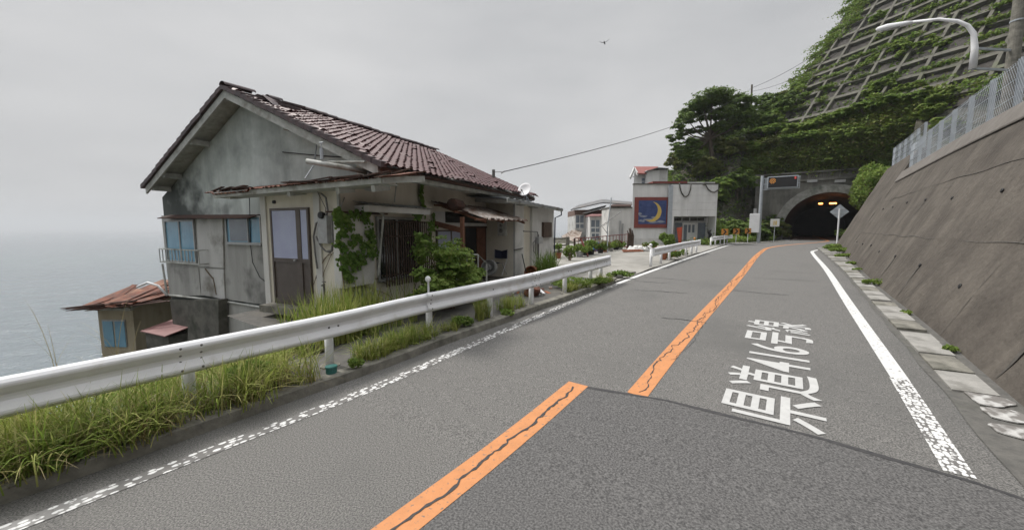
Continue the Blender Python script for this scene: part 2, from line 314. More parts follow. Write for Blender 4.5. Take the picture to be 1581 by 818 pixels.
# ================================================================ THE SETTING
LBL = -4.42; OL = -1.38; RL = 1.28
def kerbL(s): return np.interp(s, [-6, 0, 3, 8, 12, 20, 30], [-4.95, -4.88, -4.92, -4.68, -4.52, -4.6, -4.8])+0.0
def wbase(s): return 2.22+.6*ss(12, 36, s)
def strip(s0, s1, fl, fr, dz, step=.25, nl=2, uv=False):
    P = []; U = []
    n = max(2, int((s1-s0)/step)+1)
    for i in range(n):
        s = s0+(s1-s0)*i/(n-1); a, b = fl(s), fr(s)
        P.append([SL(s, a+(b-a)*j/(nl-1), G(s)+dz) for j in range(nl)]); U.append(s)
    mb = MB(); mb.grid(P); mb.U = (U, nl, [(fr(s)-fl(s)) for s in U]); return mb
def uvstrip(o, mb):
    me = o.data; uvl = me.uv_layers.new(name='UVMap'); U, nl, wd = mb.U
    for lp in me.loops:
        i, j = divmod(lp.vertex_index, nl); uvl.data[lp.index].uv = (U[i], wd[i]*j/(nl-1))
# road surface, from well behind the camera into the tunnel
road = strip(-25, 100, lambda s: (kerbL(s) if s < 30 else -4.8)+shift(s)*.98-.02, lambda s: 3.4+shift(s) if s > 38 else wbase(s)+.12, 0, .5, 8)
struct(road, 'road', 'asphalt')
def line(c, wdt, s0, s1, m, sh=shift, name='lane_line', dz=.005):
    mb = strip(s0, s1, lambda s: c(s)+sh(s)-wdt/2, lambda s: c(s)+sh(s)+wdt/2, dz, .2); o = struct(mb, name, m); uvstrip(o, mb); return o
shL = lambda s: 5.2*ss(38, 66, s); shR = lambda s: 5.2*ss(31, 50, s)
line(lambda s: LBL, .17, -25, 12, 'wline_dots', shL, 'edge_line'); line(lambda s: LBL+.12*ss(12,22,s), .16, 12, 66, 'wline', shL, 'edge_line')
line(lambda s: OL-.04*sin(s*.3), .25, 4.62, 95, 'oline', shift, 'centre_line')
line(lambda s: RL+.02*sin(s*.4), .18, 6.9, 60, 'wline', shR, 'edge_line'); line(lambda s: RL, .19, 4.66, 6.9, 'wline_worn', shR, 'edge_line')
# darker stitching zone in front of the camera, laid as an asphalt sheet
patch_edge = [(-2.9, 4.35), (-2.02, 4.5), (-1.07, 4.68), (.36, 4.70), (1.33, 4.60), (1.7, 4.5), (2.3, 4.4)]
mb = MB(); row = []
for L, s in patch_edge: row.append((L, s))
Ls = [p[0] for p in row]; Ss = [p[1] for p in row]; P = []
for i in range(40):
    L = -2.15+i*(2.26+2.15)/39; s1 = np.interp(L, Ls, Ss); P.append([SL(s, L, G(s)+.008) for s in [-12+(s1+12)*j/59 for j in range(60)]])
mb.grid(P); struct(mb, 'stitch_asphalt', 'asphalt2')
mb = MB(); P = []
for i in range(60):
    L = -2.15+i*(2.26+2.15)/59; s1 = np.interp(L, Ls, Ss); P.append([SL(s, L, G(s)+.011) for s in (s1-.05-.012*sin(i*.37), s1)])
mb.grid(P); struct(mb, 'stitch_seam', 'tar')  # dark edge band of the stitching zone
mb = strip(-12, 4.5, lambda s: -2.30, lambda s: -2.02, .012, .25); o = struct(mb, 'centre_line', 'oline'); uvstrip(o, mb)
# cracks down the middle of the orange line
def crack(name, pts, wd, dz):
    mb = MB(); P = []
    for i, (s, L) in enumerate(pts):
        w_ = wd*(.5+rnd.random()); P.append([SL(s, L-w_/2, G(s)+dz), SL(s, L+w_/2, G(s)+dz)])
    mb.grid(P); struct(mb, name, 'tar')
def walk(s0, s1, st, base, amp, seed):
    r = random.Random(seed); o = 0; pts = []; s = s0
    while s < s1:
        o += r.gauss(0, amp); o *= .93
        if r.random() < .06: o += r.choice((-1,1))*amp*2.2
        pts.append((s+r.uniform(-st*.2,st*.2), base(s)+max(-.10,min(.10,o)))); s += st
    return pts
crack('road_crack', walk(4.7, 34, .055, lambda s: OL+shift(s)-.04*sin(s*.3), .017, 3), .016, .009)
crack('road_crack', walk(6, 20, .05, lambda s: OL+.05+.03*sin(s), .014, 9)[::1], .006, .009)
crack('road_crack', walk(-2, 4.4, .045, lambda s: -2.15+.02*sin(s*2), .010, 5), .026, .016)
for s, L0, L1 in ((8.4,-2.1,-1.25),(11.2,-3.6,-2.2),(12.5,-1.2,.1),(13.8,-4.1,-2.6),(18,-.6,.9),(24,-3.9,-2),(15.5,-.9,.9)):
    crack('road_crack', [(s+rnd.uniform(-.05,.05)+i*.03, L0+(L1-L0)*i/14) for i in range(15)][::1], .0, .009) if False else None
mbc = MB()
for s, L0, L1 in ((8.4,-2.1,-1.25),(11.2,-3.6,-2.2),(12.5,-1.2,.1),(13.8,-4.1,-2.6),(18,-.6,.9),(24,-3.9,-2),(15.5,-.9,.9),(12.9,-4.2,-3.1)):
    P = []; sc = s
    for i in range(16):
        sc += rnd.uniform(-.04,.05); L = L0+(L1-L0)*i/15; P.append([SL(sc, L, G(sc)+.008), SL(sc+.02+.02*rnd.random(), L, G(sc)+.008)])
    mbc.grid(P)
struct(mbc, 'road_cracks', 'tar')
# road text
vs, fs = text_mesh('県道416号線', 1.0, 'LEFT', .008)
x1 = max(v.x for v in vs); x0 = min(v.x for v in vs); y0 = min(v.y for v in vs); y1 = max(v.y for v in vs)
mb = MB(); pts = []
import bmesh
me = bpy.data.meshes.new('tmp'); me.from_pydata([tuple(v) for v in vs], [], fs); bm = bmesh.new(); bm.from_mesh(me)
bmesh.ops.triangulate(bm, faces=bm.faces)
for v in bm.verts:
    s = 4.74+(v.co.x-x0)/(x1-x0)*(9.25-4.74); L = .44-(v.co.y-y0)/(y1-y0)*1.02; v.co = SL(s, L, G(s)+.009)
sol = bm; bm.to_mesh(me); mb.v = [tuple(v.co) for v in me.vertices]; mb.f = [tuple(p.vertices) for p in me.polygons]; bm.free()
o = struct(mb, 'road_marking', 'txt'); o['label'] = 'white painted characters reading 県道416号線 along the right lane'
# ---- left kerb, footway strip and ground
mb = MB(); P = []
for i in range(120):
    s = -25+i*(12.0+25)/119; k = kerbL(s)+.012*sin(s*2.3); z = G(s); h = .13
    P.append([SL(s, k+.02, z-.05), SL(s, k, z+h-.015), SL(s, k-.02, z+h), SL(s, k-.19, z+h+.002), SL(s, k-.2, z+h-.05)])
mb.grid(P); struct(mb, 'kerb', 'kerb')
mb = strip(-25, 12, lambda s: kerbL(s)-1.15-.15*sin(s*1.1), lambda s: kerbL(s)-.19, .118, .4, 4); struct(mb, 'footway_strip', 'yard')
mb = strip(3.2, 11.2, lambda s: -10.5, lambda s: kerbL(s)-1.0, .105, .4, 6); struct(mb, 'yard', 'yard')
mb = strip(10.9, 27, lambda s: -14 if s > 14 else -9.9, lambda s: LBL-.15, .045, .4, 24)
for i, v in enumerate(mb.v): mb.v[i] = (v[0], v[1], v[2]+.03*sin(v[0]*1.1)*cos(v[1]*.9))
mb2 = strip(27, 46, lambda s: -26, lambda s: LBL-.1+shL(s), .03, .5, 24); mb.add(mb2.v, mb2.f)
struct(mb, 'parking_lot', 'lot')
# worn concrete gutter strip with cover slabs on the right
mb = strip(4.5, 38, lambda s: RL+.34+.1*ss(10,20,s)+.015*sin(s*3.1), lambda s: wbase(s)+.02, .012, .25, 5); struct(mb, 'gutter', 'gutter')
for i in range(40):
    s = 6.75+i*.74; a, b = RL+.42+.1*ss(10,20,s), wbase(s)-.13
    if i > 2 and rnd.random() < .10: continue
    mb = MB(); j = rnd.uniform(-.02,.02); hh = .034+rnd.uniform(0,.02); ln = .70 if rnd.random() < .8 else .5
    q = [SL(s+j, a+.02*rnd.random(), G(s)+hh), SL(s+ln+j, a, G(s+.7)+hh+rnd.uniform(-.006,.006)), SL(s+ln, b-.03*rnd.random(), G(s+.7)+hh+.01), SL(s+.03*rnd.random(), b, G(s)+hh+.01)]
    mb.prism([p-Vector((0,0,.06)) for p in q], (0,0,.06))
    struct(mb, 'gutter_slab', ['gutter2','kerb','gutter2'][i%3])
for k, pts in enumerate((((1487,604),(1500,602),(1524,607),(1545,614),(1566,622),(1570,627),(1540,629),(1512,624),(1496,612)),((1512,629),(1530,630),(1560,635),(1600,646),(1600,656),(1560,652),(1530,645)),((1525,655),(1545,655),(1580,662),(1610,672),(1610,684),(1575,678),(1540,667)))):
    mb = MB(); P = []
    for i in range(len(pts)):
        p, q = pts[i], pts[(i+1)%len(pts)]
        for f in (0,.33,.66): P.append(gp(p[0]+(q[0]-p[0])*f+rnd.uniform(-1,1), p[1]+(q[1]-p[1])*f+rnd.uniform(-1,1), .020))
    mb.prism(P, (0,0,.012)); struct(mb, 'painted_slab', 'step')
# ---- terrain
def Le(s): return float(np.interp(s, [-30, 2, 3.5, 16, 19, 26, 30, 40, 46], [-6.0, -6.0, -7.2, -7.6, -13.5, -15, -26, -26, -14]))
CX = [-60,5,14,21,25,37,43,47,52,56,70,140]; CZ = [-45,-12,1,6,11,18.0,21.5,25,31,37,60,90]
nq = Vector((.95,.3,0))
def crib_z(x, y): return 15.9+((x-39)*.95+(y-55)*.3)*1.28
def H(x, y):
    s, L = toSL(x, y); z = G(s)-.03; sh = shift(s) if s > 38 else shift(s)
    le = Le(s)
    if L < le:
        d = le-L; z -= .42*min(d, 7)+1.1*max(0, d-7)
        if s < 3.3: z -= .25*min(d, 6)
    z = max(z, -46)
    cz = crib_z(x, y); cap = float(np.interp(x-.8*max(0,y-60), CX, CZ))-max(0,y-60)*.12
    hill = -99
    s0 = 53+9*ss(-6.2, -4.2, L)
    if L > 8: s0 = 62-(L-8)*1.2
    if s > s0 and L > -20: hill = .65+1.5*(s-s0)
    rt = wbase(s)+2.25
    if s <= 38.5 and L > rt: hill = max(hill, min(5.0+.06*(L-rt), 6)); z = max(z, min(4.9, z+3*(L-rt)+2.2))
    if s > 38.5 and L > 4.0+sh*1.0: hill = max(hill, .6+1.3*(L-4.0-sh))
    if cz > 0 and (L > 5 and s < 62 and L > 4.5+sh or s > s0): hill = max(hill, cz if cz < 5 or L > 9 or s > 60 else min(cz, 5+(L-5)*2))
    if hill > -90: z = max(z, min(hill, cap))
    return z
def Hmin_corr(x, y): return H(x, y)
mb = MB(); P = []
for i in range(221):
    x = -80+i*1.0; P.append([])
    for j in range(201):
        y = -40+j*1.0; s, L = toSL(x, y); z = H(x, y); n_ = 0
        if not (-12 < L < 6+shift(s) and s < 64): n_ = .35*sin(x*.9+y*.4)+.25*sin(x*.31-y*.77)
        P[-1].append((x, y, z-.02+n_*(.6 if z < 0 else 1)))
mb.grid(P)
_pc = Vector((38.6,47,0)); _c, _s = cos(R(37.5)), sin(R(37.5))
def _inbore(q):                                     # open the terrain where the tunnel passes
    x, y = q[0]-_pc.x, q[1]-_pc.y; return abs(x*_c-y*_s) < 5.4 and -2 < x*_s+y*_c < 6.5
mb.f = [f for f in mb.f if not any(_inbore(mb.v[i]) for i in f)]
struct(mb, 'terrain', 'rock', smooth=True)
# soil verge on the seaward side behind the near rail
mb = MB(); P = []
for i in range(90):
    s = -20+i*.27
    if s > 3.9: break
    P.append([SL(s, -5.75-.1-j*.3, G(s)+.10-max(0, (j-.6))*.13+.03*sin(i*1.3+j*2)) for j in range(16)])
mb.grid(P); struct(mb, 'verge', 'soil')
# ---- sea
def seamat():
    m = bpy.data.materials.new('sea'); m.use_nodes = True; n = m.node_tree; l = n.links; p = n.nodes['Principled BSDF']
    p.inputs['Base Color'].default_value = (.11,.14,.155,1); p.inputs['Roughness'].default_value = .10; p.inputs['IOR'].default_value = 1.33; p.inputs['Specular IOR Level'].default_value = .6
    tc = n.nodes.new('ShaderNodeTexCoord'); prev = None
    for sc, st, di in ((.05, .9, 3.5), (.35, .9, .8), (1.6, .9, .2), (5, .8, .05)):
        mp = n.nodes.new('ShaderNodeMapping'); mp.inputs['Scale'].default_value = (1, 1.6, 1); mp.inputs['Rotation'].default_value = (0,0,.7); l.new(tc.outputs['Object'], mp.inputs[0])
        t = n.nodes.new('ShaderNodeTexNoise'); t.inputs['Scale'].default_value = sc; t.inputs['Detail'].default_value = 5; l.new(mp.outputs[0], t.inputs['Vector'])
        b = n.nodes.new('ShaderNodeBump'); b.inputs['Strength'].default_value = st; b.inputs['Distance'].default_value = di; l.new(t.outputs['Fac'], b.inputs['Height'])
        if prev: l.new(prev, b.inputs['Normal'])
        prev = b.outputs[0]
    l.new(prev, p.inputs['Normal']); return m
M['sea'] = seamat()
mb = MB(); n = 40
mb.add([(-16000,-3000,-42),(12000,-3000,-42),(12000,16000,-42),(-16000,16000,-42)], [(0,1,2,3)]); struct(mb, 'sea', 'sea', base=(0,0,-42))
# ---- haze
def hazemat():
    m = bpy.data.materials.new('haze'); m.use_nodes = True; n = m.node_tree; n.nodes.clear()
    v = n.nodes.new('ShaderNodeVolumePrincipled'); v.inputs['Color'].default_value = (.78,.815,.855,1); v.inputs['Density'].default_value = .00032; v.inputs['Anisotropy'].default_value = .2
    o = n.nodes.new('ShaderNodeOutputMaterial'); n.links.new(v.outputs[0], o.inputs['Volume']); return m
M['haze'] = hazemat()
mb = MB(); mb.box((-16100,-3100,-48), (12100,16100,110)); tag(mb.build('haze', 'haze'), kind='stuff', label='pale sea haze fading the horizon', cat='haze')
# ================================================================ THE ABANDONED HOUSE
PHI = atan2(.909, .416); DU = Vector((.416,.909,0)); DV = Vector((-.909,.416,0)); LM = -6.6
def on_line(px, Lp):                                # where the ray through px meets the facade line at perpendicular offset Lp
    d = ray(px, 300); k = Lp/(d.x*.909-d.y*.416); return Vector((d.x*k, d.y*k, 0))
O = on_line(563, LM); TH_ = Matrix.Translation(O)@Matrix.Rotation(PHI, 4, 'Z')
house = thing('abandoned_house', 'derelict cream and grey house with a broken brown tiled gable roof behind the near guardrail', 'house', O, PHI)
def FA(px, py, y=0): p = inframe(TH_, px, py, 1, y); return p.x, p.z     # facade plane: along, height
def GA(px, py, x=0): p = inframe(TH_, px, py, 0, x); return p.y, p.z     # gable plane: seaward, height
def hm(): return MB(TH_)
def part(mb, name, m, parent=house, **k): return mb.build(name, m, parent, **k)
VG = GA(250, 300)[0]; EW = 7.5                       # gable width, length along the street
OV = .5; vR, zR = GA(345, 134, -OV); vE, zE = GA(583, 250, -OV); vL, zL = GA(224, 285, -OV); print('house', O, 'VG', VG, 'ridge', vR, zR, 'eave', vE, zE, vL, zL)
VR = VG/2; tanr = (zR-zE)/(vR-vE); tanl = (zR-zL)/(vL-vR)
def rz(v): return zR-.20-(abs(v-vR)*tanr if v < vR else abs(v-vR)*tanl)               # underside of roof at v
# gable body: pentagon with walls
zb = -4.0
pent = [(0,0,zb),(0,VG,zb),(0,VG,rz(VG)),(0,vR,rz(vR)),(0,0,rz(0))]
mb = hm(); mb.prism(pent, (.25,0,0)); part(mb, 'gable_wall', 'plaster')
mb = hm(); mb.prism([(EW-.25,y,z) for x,y,z in pent], (.25,0,0)); mb.box((.25,VG-.2,zb),(EW-.25,VG,rz(VG))); part(mb, 'rear_wall', 'plaster')
mb = hm(); mb.box((.25,0,-.3),(EW-.25,.2,rz(0)))
mb.box((-.02,-.012,3.05),(.26,.19,rz(0)-.01))
part(mb, 'street_wall', 'plaster2')
mb = hm(); mb.box((.26,.21,2.9),(EW-.26,VG-.21,2.95)); part(mb, 'ceiling_boards', 'wood_d')
# eave soffit beams, barge boards, purlins
def roofpt(u, v, dz=0): return (u, v, zR-(vR-v)*tanr+dz if v < vR else zR-(v-vR)*tanl+dz)
for sgn, ve in ((-1, vE), (1, vL)):
    mb = hm(); mb.prism([roofpt(-OV,vR,-.08), roofpt(-OV,ve,-.08), roofpt(-OV,ve,-.27), roofpt(-OV,vR,-.27)], (.05,0,0)); part(mb, 'barge_board', 'wood_w')
    mb = hm(); mb.prism([roofpt(EW+.55,vR,-.08), roofpt(EW+.55,ve,-.08), roofpt(EW+.55,ve,-.25), roofpt(EW+.55,vR,-.25)], (.05,0,0)); part(mb, 'barge_board', 'wood_w')
    mb = hm(); mb.prism([roofpt(-OV+.06,vR,-.07), roofpt(-OV+.06,ve,-.07), roofpt(-OV+.06,ve,-.10), roofpt(-OV+.06,vR,-.10)], (EW+1.2,0,0)); part(mb, 'soffit', 'wood_w')
for v in (vR, vR-2.1, vR+1.75, vR+3.3, vE+.5, vL-.25):
    mb = hm(); a = roofpt(-OV+.06, v, -.24); mb.beam(a, (.02, v, a[2]), .11, .14); part(mb, 'purlin', 'wood_w')
mb = hm(); a = roofpt(0, vE+.06, -.22); mb.beam((-OV,a[1],a[2]), (EW+.5,a[1],a[2]), .05, .15); part(mb, 'fascia', 'wood_w')
# tiles
def tile_plane(sg, ve, seed, missing):
    mb = hm(); tanr_ = tanr if sg < 0 else tanl; r = random.Random(seed); cols = int((EW+1.3)/.232); span = abs(ve-vR)/cos(atan(tanr_)); rows = int(span/.205)+1
    sl = atan(tanr_)
    for c in range(cols):
        u0 = -OV+.02+c*.235
        for k in range(rows):
            if missing(c, k, r): continue
            jz = r.uniform(0,.012); ju = r.uniform(-.008,.008); jr = r.uniform(-.012,.012)
            if r.random() < .035: jz += .03; jr += r.uniform(-.05,.05); ju += r.uniform(-.03,.03)
            top = []; 
            for e in (0, 1):
                d = (k+ (1.12 if e else 0))*.205; row = []
                for q in range(7):
                    t = q/6; wv = .028*sin(2*pi*t-.6)+.004
                    hh = (0 if not e else .030)+wv+jz+jr*(t-.5)
                    v = vR+sg*(d*cos(sl)); z = zR-d*sin(sl)
                    row.append((u0+ju+t*.235, v+sg*sin(sl)*hh, z+cos(sl)*hh))
                top.append(row)
            lip = [(x,y-sg*sin(sl)*.026,z-cos(sl)*.026) for x,y,z in top[1]]
            mb.grid(top+[lip])
    return mb
miss = lambda c,k,r: (c < 7 and k < 5 and r.random() < .42-.05*k) or r.random() < .012
part(tile_plane(-1, vE, 3, miss), 'roof_slope', 'tile', smooth=False, recalc=False)
part(tile_plane(1, vL, 4, lambda c,k,r: (k > 17 and c < 5 and r.random() < .5) or r.random() < .02), 'roof_slope', 'tile_dk', recalc=False)
# verge tiles stepping down both edges, then ridge tiles
for sg, ve, tn in ((-1, vE, tanr), (1, vL, tanl)):
    n_ = int(abs(ve-vR)/.24)+1; mb = hm()
    for i in range(n_):
        v0 = vR+sg*i*.24; v1 = v0+sg*.27; zz = -abs(v0-vR)*tn+zR; z1_ = -abs(v1-vR)*tn+zR
        j = rnd.uniform(-.015,.015); mb.add([(-OV-.06,v0,zz+.03+j),(-OV+.12,v0,zz+.05+j),(-OV+.12,v1,z1_+.08+j),(-OV-.06,v1,z1_+.07+j),(-OV-.06,v0,zz-.07+j),(-OV+.12,v0,zz-.06),(-OV+.12,v1,z1_-.04),(-OV-.06,v1,z1_-.05+j)],
            [(0,1,2,3),(4,7,6,5),(0,4,5,1),(1,5,6,2),(2,6,7,3),(3,7,4,0)])
    part(mb, 'verge_tiles', 'tile_dk')
mb = hm()
for i in range(24):
    u = -OV-.04+i*.375
    if 1 < i < 5 and i != 3: mb.beam((u+.1,vR+.04,zR+.0),(u+.40,vR-.08,zR+.03),.10,.03); continue
    j = rnd.uniform(0,.03); P = []
    for e in (0, 1): P.append([(u+e*.4, vR+.11*cos(a), zR+.03+j+.015*e+.09*sin(a)) for a in [pi*q/8 for q in range(9)]])
    mb.grid(P); mb.grid([[p for p in P[1]], [(p[0],vR+(p[1]-vR)*.7,zR+.03+(p[2]-zR-.03)*.7) for p in P[1]]])
part(mb, 'ridge_tiles', 'tile_dk')
mb = hm(); mb.prism([(.0,vR-1.1,zR-1.1*tanr+.06),(.05,vR-.6,zR-.6*tanr+.17),(.22,vR-.75,zR-.6*tanr+.07)], (.2,.08,.02)); mb.beam((-.55,vR-.5,zR-.2),(.9,vR-.9,zR-.28),.07,.07); mb.beam((.1,vR-.3,zR-.06),(1.2,vR-.5,zR-.09),.16,.03); mb.beam((.9,vR-.2,zR+.02),(1.3,vR-.6,zR-.08),.12,.03)
part(mb, 'broken_tiles', 'tile_dk')
# --- gable side, lower storey (panels stand proud of the wall)
def gquad(x, pts, th, m, name, parent=house, bevel=0):
    mb = hm(); mb.prism([(x-th, *GA(px, py, x-th)) for px, py in pts], (th, 0, 0)); return part(mb, name, m, parent, bevel=bevel)
gquad(0, [(249,333),(345,333),(345,455),(262,458)], .06, 'panel', 'lower_cladding')
gquad(0, [(345,333),(420,333),(424,472),(348,462)], .05, 'panel', 'lower_cladding')
gquad(-.055, [(303,333),(343,333),(345,414),(306,411)], .04, 'panel_lt', 'storm_shutter', bevel=.008)
gquad(-.055, [(309,414),(345,416),(347,462),(311,455)], .03, 'panel_lt', 'cladding_board')
gquad(-.055, [(263,412),(306,413),(310,455),(266,457)], .025, 'panel', 'cladding_board')
mb = hm()
for i in range(9):
    a = GA(254+i*15, 336, -.3); mb.beam((-.34,a[0],a[1]-.02),(.0,a[0]+.02,a[1]+.08),GA(254,336,-.3)[0]-GA(270,336,-.3)[0],.025)
part(mb, 'window_hood', 'rust_dk')
def gwindow(x, px0, py0, px1, py1, glass, mull=1, nm='window'):
    v0, z1 = GA(px0, py0, x); v1, z0 = GA(px1, py1, x); mb = hm(); f = .05
    mb.box((x-.05,v1,z0),(x,v1+f,z1)); mb.box((x-.05,v0-f,z0),(x,v0,z1)); mb.box((x-.052,v1+f,z1-f),(x,v0-f,z1)); mb.box((x-.07,v1+f-.03,z0-.03),(x,v0-f+.03,z0+f*.8))
    for k in range(mull): vm = v1+(v0-v1)*(k+1)/(mull+1); mb.box((x-.045,vm-.025,z0+.04),(x,vm+.025,z1-f))
    w_ = part(mb, nm, 'alu'); mb = hm(); mb.box((x-.02,v1+f,z0+.04),(x-.01,v0-f,z1-f)); part(mb, 'pane', glass, w_)
    return w_
gwindow(-.065, 255, 340, 306, 406, 'blue', 1); w2 = gwindow(-.055, 349, 334, 407, 377, 'blue', 0)
v0, z1 = GA(353,336,-.1); v1, z0 = GA(384,375,-.1); mb = hm(); mb.box((-.1,v1,z0+.05),(-.08,v0,z1-.05)); part(mb, 'sliding_sash', 'glass_g')
mb = hm(); mb.box((-.115,v1-.02,z0+.02),(-.075,v1+.02,z1)); part(mb, 'sash_bar', 'alu')
# little balcony rail
mb = hm(); va, za = GA(247,384,-.32); vb, zb2 = GA(309,408,-.32)
for z in (za, zb2): mb.beam((-.34,va,z),(-.34,vb,z),.03,.035); mb.beam((-.34,va,z),(-.06,va,z),.03,.03); mb.beam((-.34,vb,z),(-.06,vb,z),.03,.03)
for i in range(13): v = va+(vb-va)*i/12; mb.beam((-.34,v,zb2),(-.34,v,za),.018,.018,(1,0,0))
part(mb, 'balcony_rail', 'wood_w')
# pipe along the foot, concrete block, foundation patches
mb = hm(); a = GA(258,455,-.09); b = GA(340,464,-.09); c = GA(420,477,-.09); mb.tube([(-.09,*a),(-.09,*b),(-.09,*c)], .03); mb.tube([(-.12,a[0]+.05,a[1]+1.0),(-.09,a[0]-.0,a[1])], .03)
part(mb, 'drain_pipe', 'wood_w')
gquad(-.03, [(262,462),(345,464),(352,545),(275,560)], .05, 'block', 'foundation')
gquad(-.1, [(290,470),(300,463),(337,463),(338,560),(290,560)], .25, 'block', 'block_pier')
gquad(-.03, [(345,466),(420,478),(425,560),(350,560)], .04, 'panel', 'foundation')
mb = hm(); a = GA(336,417,-.09); b = GA(325,418,-.09); mb.beam((-.09,*GA(317,415,-.09)),(-.09,*GA(329,430,-.09)),.03,.03); mb.tube([(-.09,*GA(329,428,-.09)),(-.09,*GA(334,455,-.09))],.015); part(mb, 'loose_lath', 'stem')
mb = hm(); mb.tube([(-.09,*GA(385,300,-.09)),(-.09,*GA(387,380,-.09)),(-.09,*GA(390,405,-.09)),(-.09,*GA(401,428,-.09)),(-.09,*GA(409,434,-.09))],.01); part(mb,'loose_cable','black')
# --- entrance box that projects towards the camera
XE = -.77; vB = GA(406,380,XE)[0]; zt = 3.0
zt = GA(450,291,XE)[1]; vC = GA(519,380,XE)[0]; print('entry', vB, vC, zt, 'door', GA(418,322,XE), GA(484,475,XE))
mb = hm(); mb.box((XE,0.0,-.6),(.02,vB,zt)); part(mb, 'entrance_walls', 'plaster2')
for px in (409,491):
    mb = hm(); v = GA(px,380,XE-.04)[0]; mb.box((XE-.04,v-.09,-.4),(XE,v+.09,zt-.02)); part(mb, 'entrance_pilaster', 'white_s')
dv0, dz1 = GA(417,322,XE-.03); dv1, dz0 = GA(484,474,XE-.03)
mb = hm(); mb.box((XE-.03,dv1,dz0),(XE,dv0,dz1)); door = part(mb, 'door', 'door')
mb = hm(); f = .055; X0 = XE-.055
vm = GA(463,400,XE-.05)[0]
mb.box((X0,dv0-f,dz0),(XE-.03,dv0,dz1)); mb.box((X0,dv1,dz0),(XE-.03,dv1+f,dz1)); mb.box((X0,dv1+f,dz1-f),(XE-.03,dv0-f,dz1)); mb.box((X0,vm-.07,dz0),(XE-.03,vm+.07,dz1-f))
zm = GA(450,399,XE-.05)[1]; mb.box((X0+.004,dv1+f,zm-.09),(XE-.03,vm-.07,zm)); mb.box((X0+.004,vm+.07,zm-.09),(XE-.03,dv0-f,zm)); mb.box((X0+.004,dv1+f,dz0),(XE-.03,vm-.07,dz0+.12)); mb.box((X0+.004,vm+.07,dz0),(XE-.03,dv0-f,dz0+.12))
part(mb, 'door_frame', 'door', door, bevel=.004)
for a_, b_ in ((vm+.07, dv0-f), (dv1+f, vm-.07)):
    mb = hm(); mb.box((XE-.040,a_,zm),(XE-.032,b_,dz1-f)); part(mb, 'door_pane', 'lav', door)
mb = hm(); a = GA(456.5,402,X0-.02); mb.lathe((X0-.06,*a), [(.0,0),(.028,.005),(.03,.03),(.012,.04),(.012,.07)], 10, (1,0,0)); part(mb, 'door_knob', 'alu', door, smooth=True)
mb = hm(); mb.box((XE-.35,dv1-.1,dz0-.16),(XE,dv0+.1,dz0-.005)); part(mb, 'door_step', 'kerb')
mb = hm(); a = GA(423,312,XE-.02); mb.lathe((XE-.05,*a), [(.0,0),(.04,.01),(.04,.05)], 8, (1,0,0)); part(mb, 'bell', 'black')
# canopy over the entrance: rusty sheet with white fascia
XF = XE-.42
fa = GA(330,299,XF); fb = GA(590,276,XF); z_in = fa[1]
print('canopy', fa, fb)
va, vb = fa[0], fb[0]; zc = (fa[1]+fb[1])/2
mb = hm(); mb.beam((XF,va,fa[1]-.04),(XF,vb,fb[1]-.02),.05,.12); mb.beam((XF,vb,fb[1]-.02),(0,vb,fb[1]+.13),.05,.12); part(mb, 'canopy_fascia', 'wood_w')
for v in (vb+.25, vb+1.15, (va+vb)/2, va-.5):
    mb = hm(); mb.beam((XF+.03,v,zc-.12),(XE,v,zc-.06),.09,.12); part(mb, 'canopy_bracket', 'wood_w')
mb = hm(); P = []
n_ = 120
for i in range(n_+1):
    t = i/n_; v = va+.25+(vb-va-.35)*t; z = fa[1]+(fb[1]-fa[1])*t+.045; w_ = .012*sin(i*1.9)
    rag = .1*abs(sin(i*.63))*abs(sin(i*.17)) + (.05 if rnd.random()<.2 else 0)
    P.append([(XF-.10+rag*.5, v, z-.02+w_+(-.05 if .05<t<.3 else 0)), (XF+.4, v, z+.06+w_), (.0, v, z+.24+w_)])
mb.grid(P); P2 = [[(a,b,c-.012) for a,b,c in r_] for r_ in P]; mb.grid(P2); part(mb, 'canopy_sheet', 'rust')
for i in range(16):
    mb = hm(); t = rnd.random()**1.0; v = va+.2+(vb-va-.4)*t; z = fa[1]+(fb[1]-fa[1])*t+.06; mb.beam((XF-.06+rnd.random()*.15,v,z+rnd.uniform(-.05,.04)),(XF+rnd.uniform(-.15,.25),v-rnd.uniform(.4,1.1),z+rnd.uniform(0,.07)),.12*rnd.random()+.04,.02); part(mb, 'canopy_debris', 'rust_dk')
mb = hm(); a = XE; mb.prism([(XF,va-.1,fa[1]-.1),(XE,va-.1,fa[1]-.1),(XE,vb,fb[1]-.08),(XF,vb,fb[1]-.08)], (0,0,.02)); part(mb, 'canopy_ceiling', 'wood_w')
# pipes sticking out above the canopy
x = -.55
mb = hm(); mb.tube([(x-.3,*GA(474,249,x-.3)),(x,*GA(540,260,x)),(.1,*GA(575,268,.1))], .055, 10); part(mb, 'standpipe', 'wood_w', smooth=True)
a = GA(497,246,x-.2); mb = hm(); mb.tube([(x-.2,a[0],a[1]),(x-.2,a[0],a[1]+.22)], .035, 8); mb.tube([(x-.2,a[0],a[1]+.2),(x-.2,a[0],a[1]+.34)], .012, 6); mb.tube([(x-.2,a[0]-.06,a[1]+.34),(x-.2,a[0]+.06,a[1]+.34)], .012, 6); part(mb, 'tap', 'galv')
mb = hm(); mb.tube([(x,*GA(506,250,x)),(x,*GA(563,250,x))], .02, 8); part(mb, 'washing_pole', 'wood_w')
mb = hm(); mb.tube([(-.06,*GA(489,222,-.06)),(-.2,*GA(486,245,-.2)),(-.5,*GA(484,256,-.5)),(-.7,*GA(471,276,-.7))], .015, 6); part(mb, 'conduit', 'galv')
mb = hm(); mb.tube([(-.04,*GA(436,235,-.04)),(-.04,*GA(500,241,-.04)),(-.04,*GA(537,243,-.04))], .012, 6); part(mb, 'wall_crack_cable', 'black')
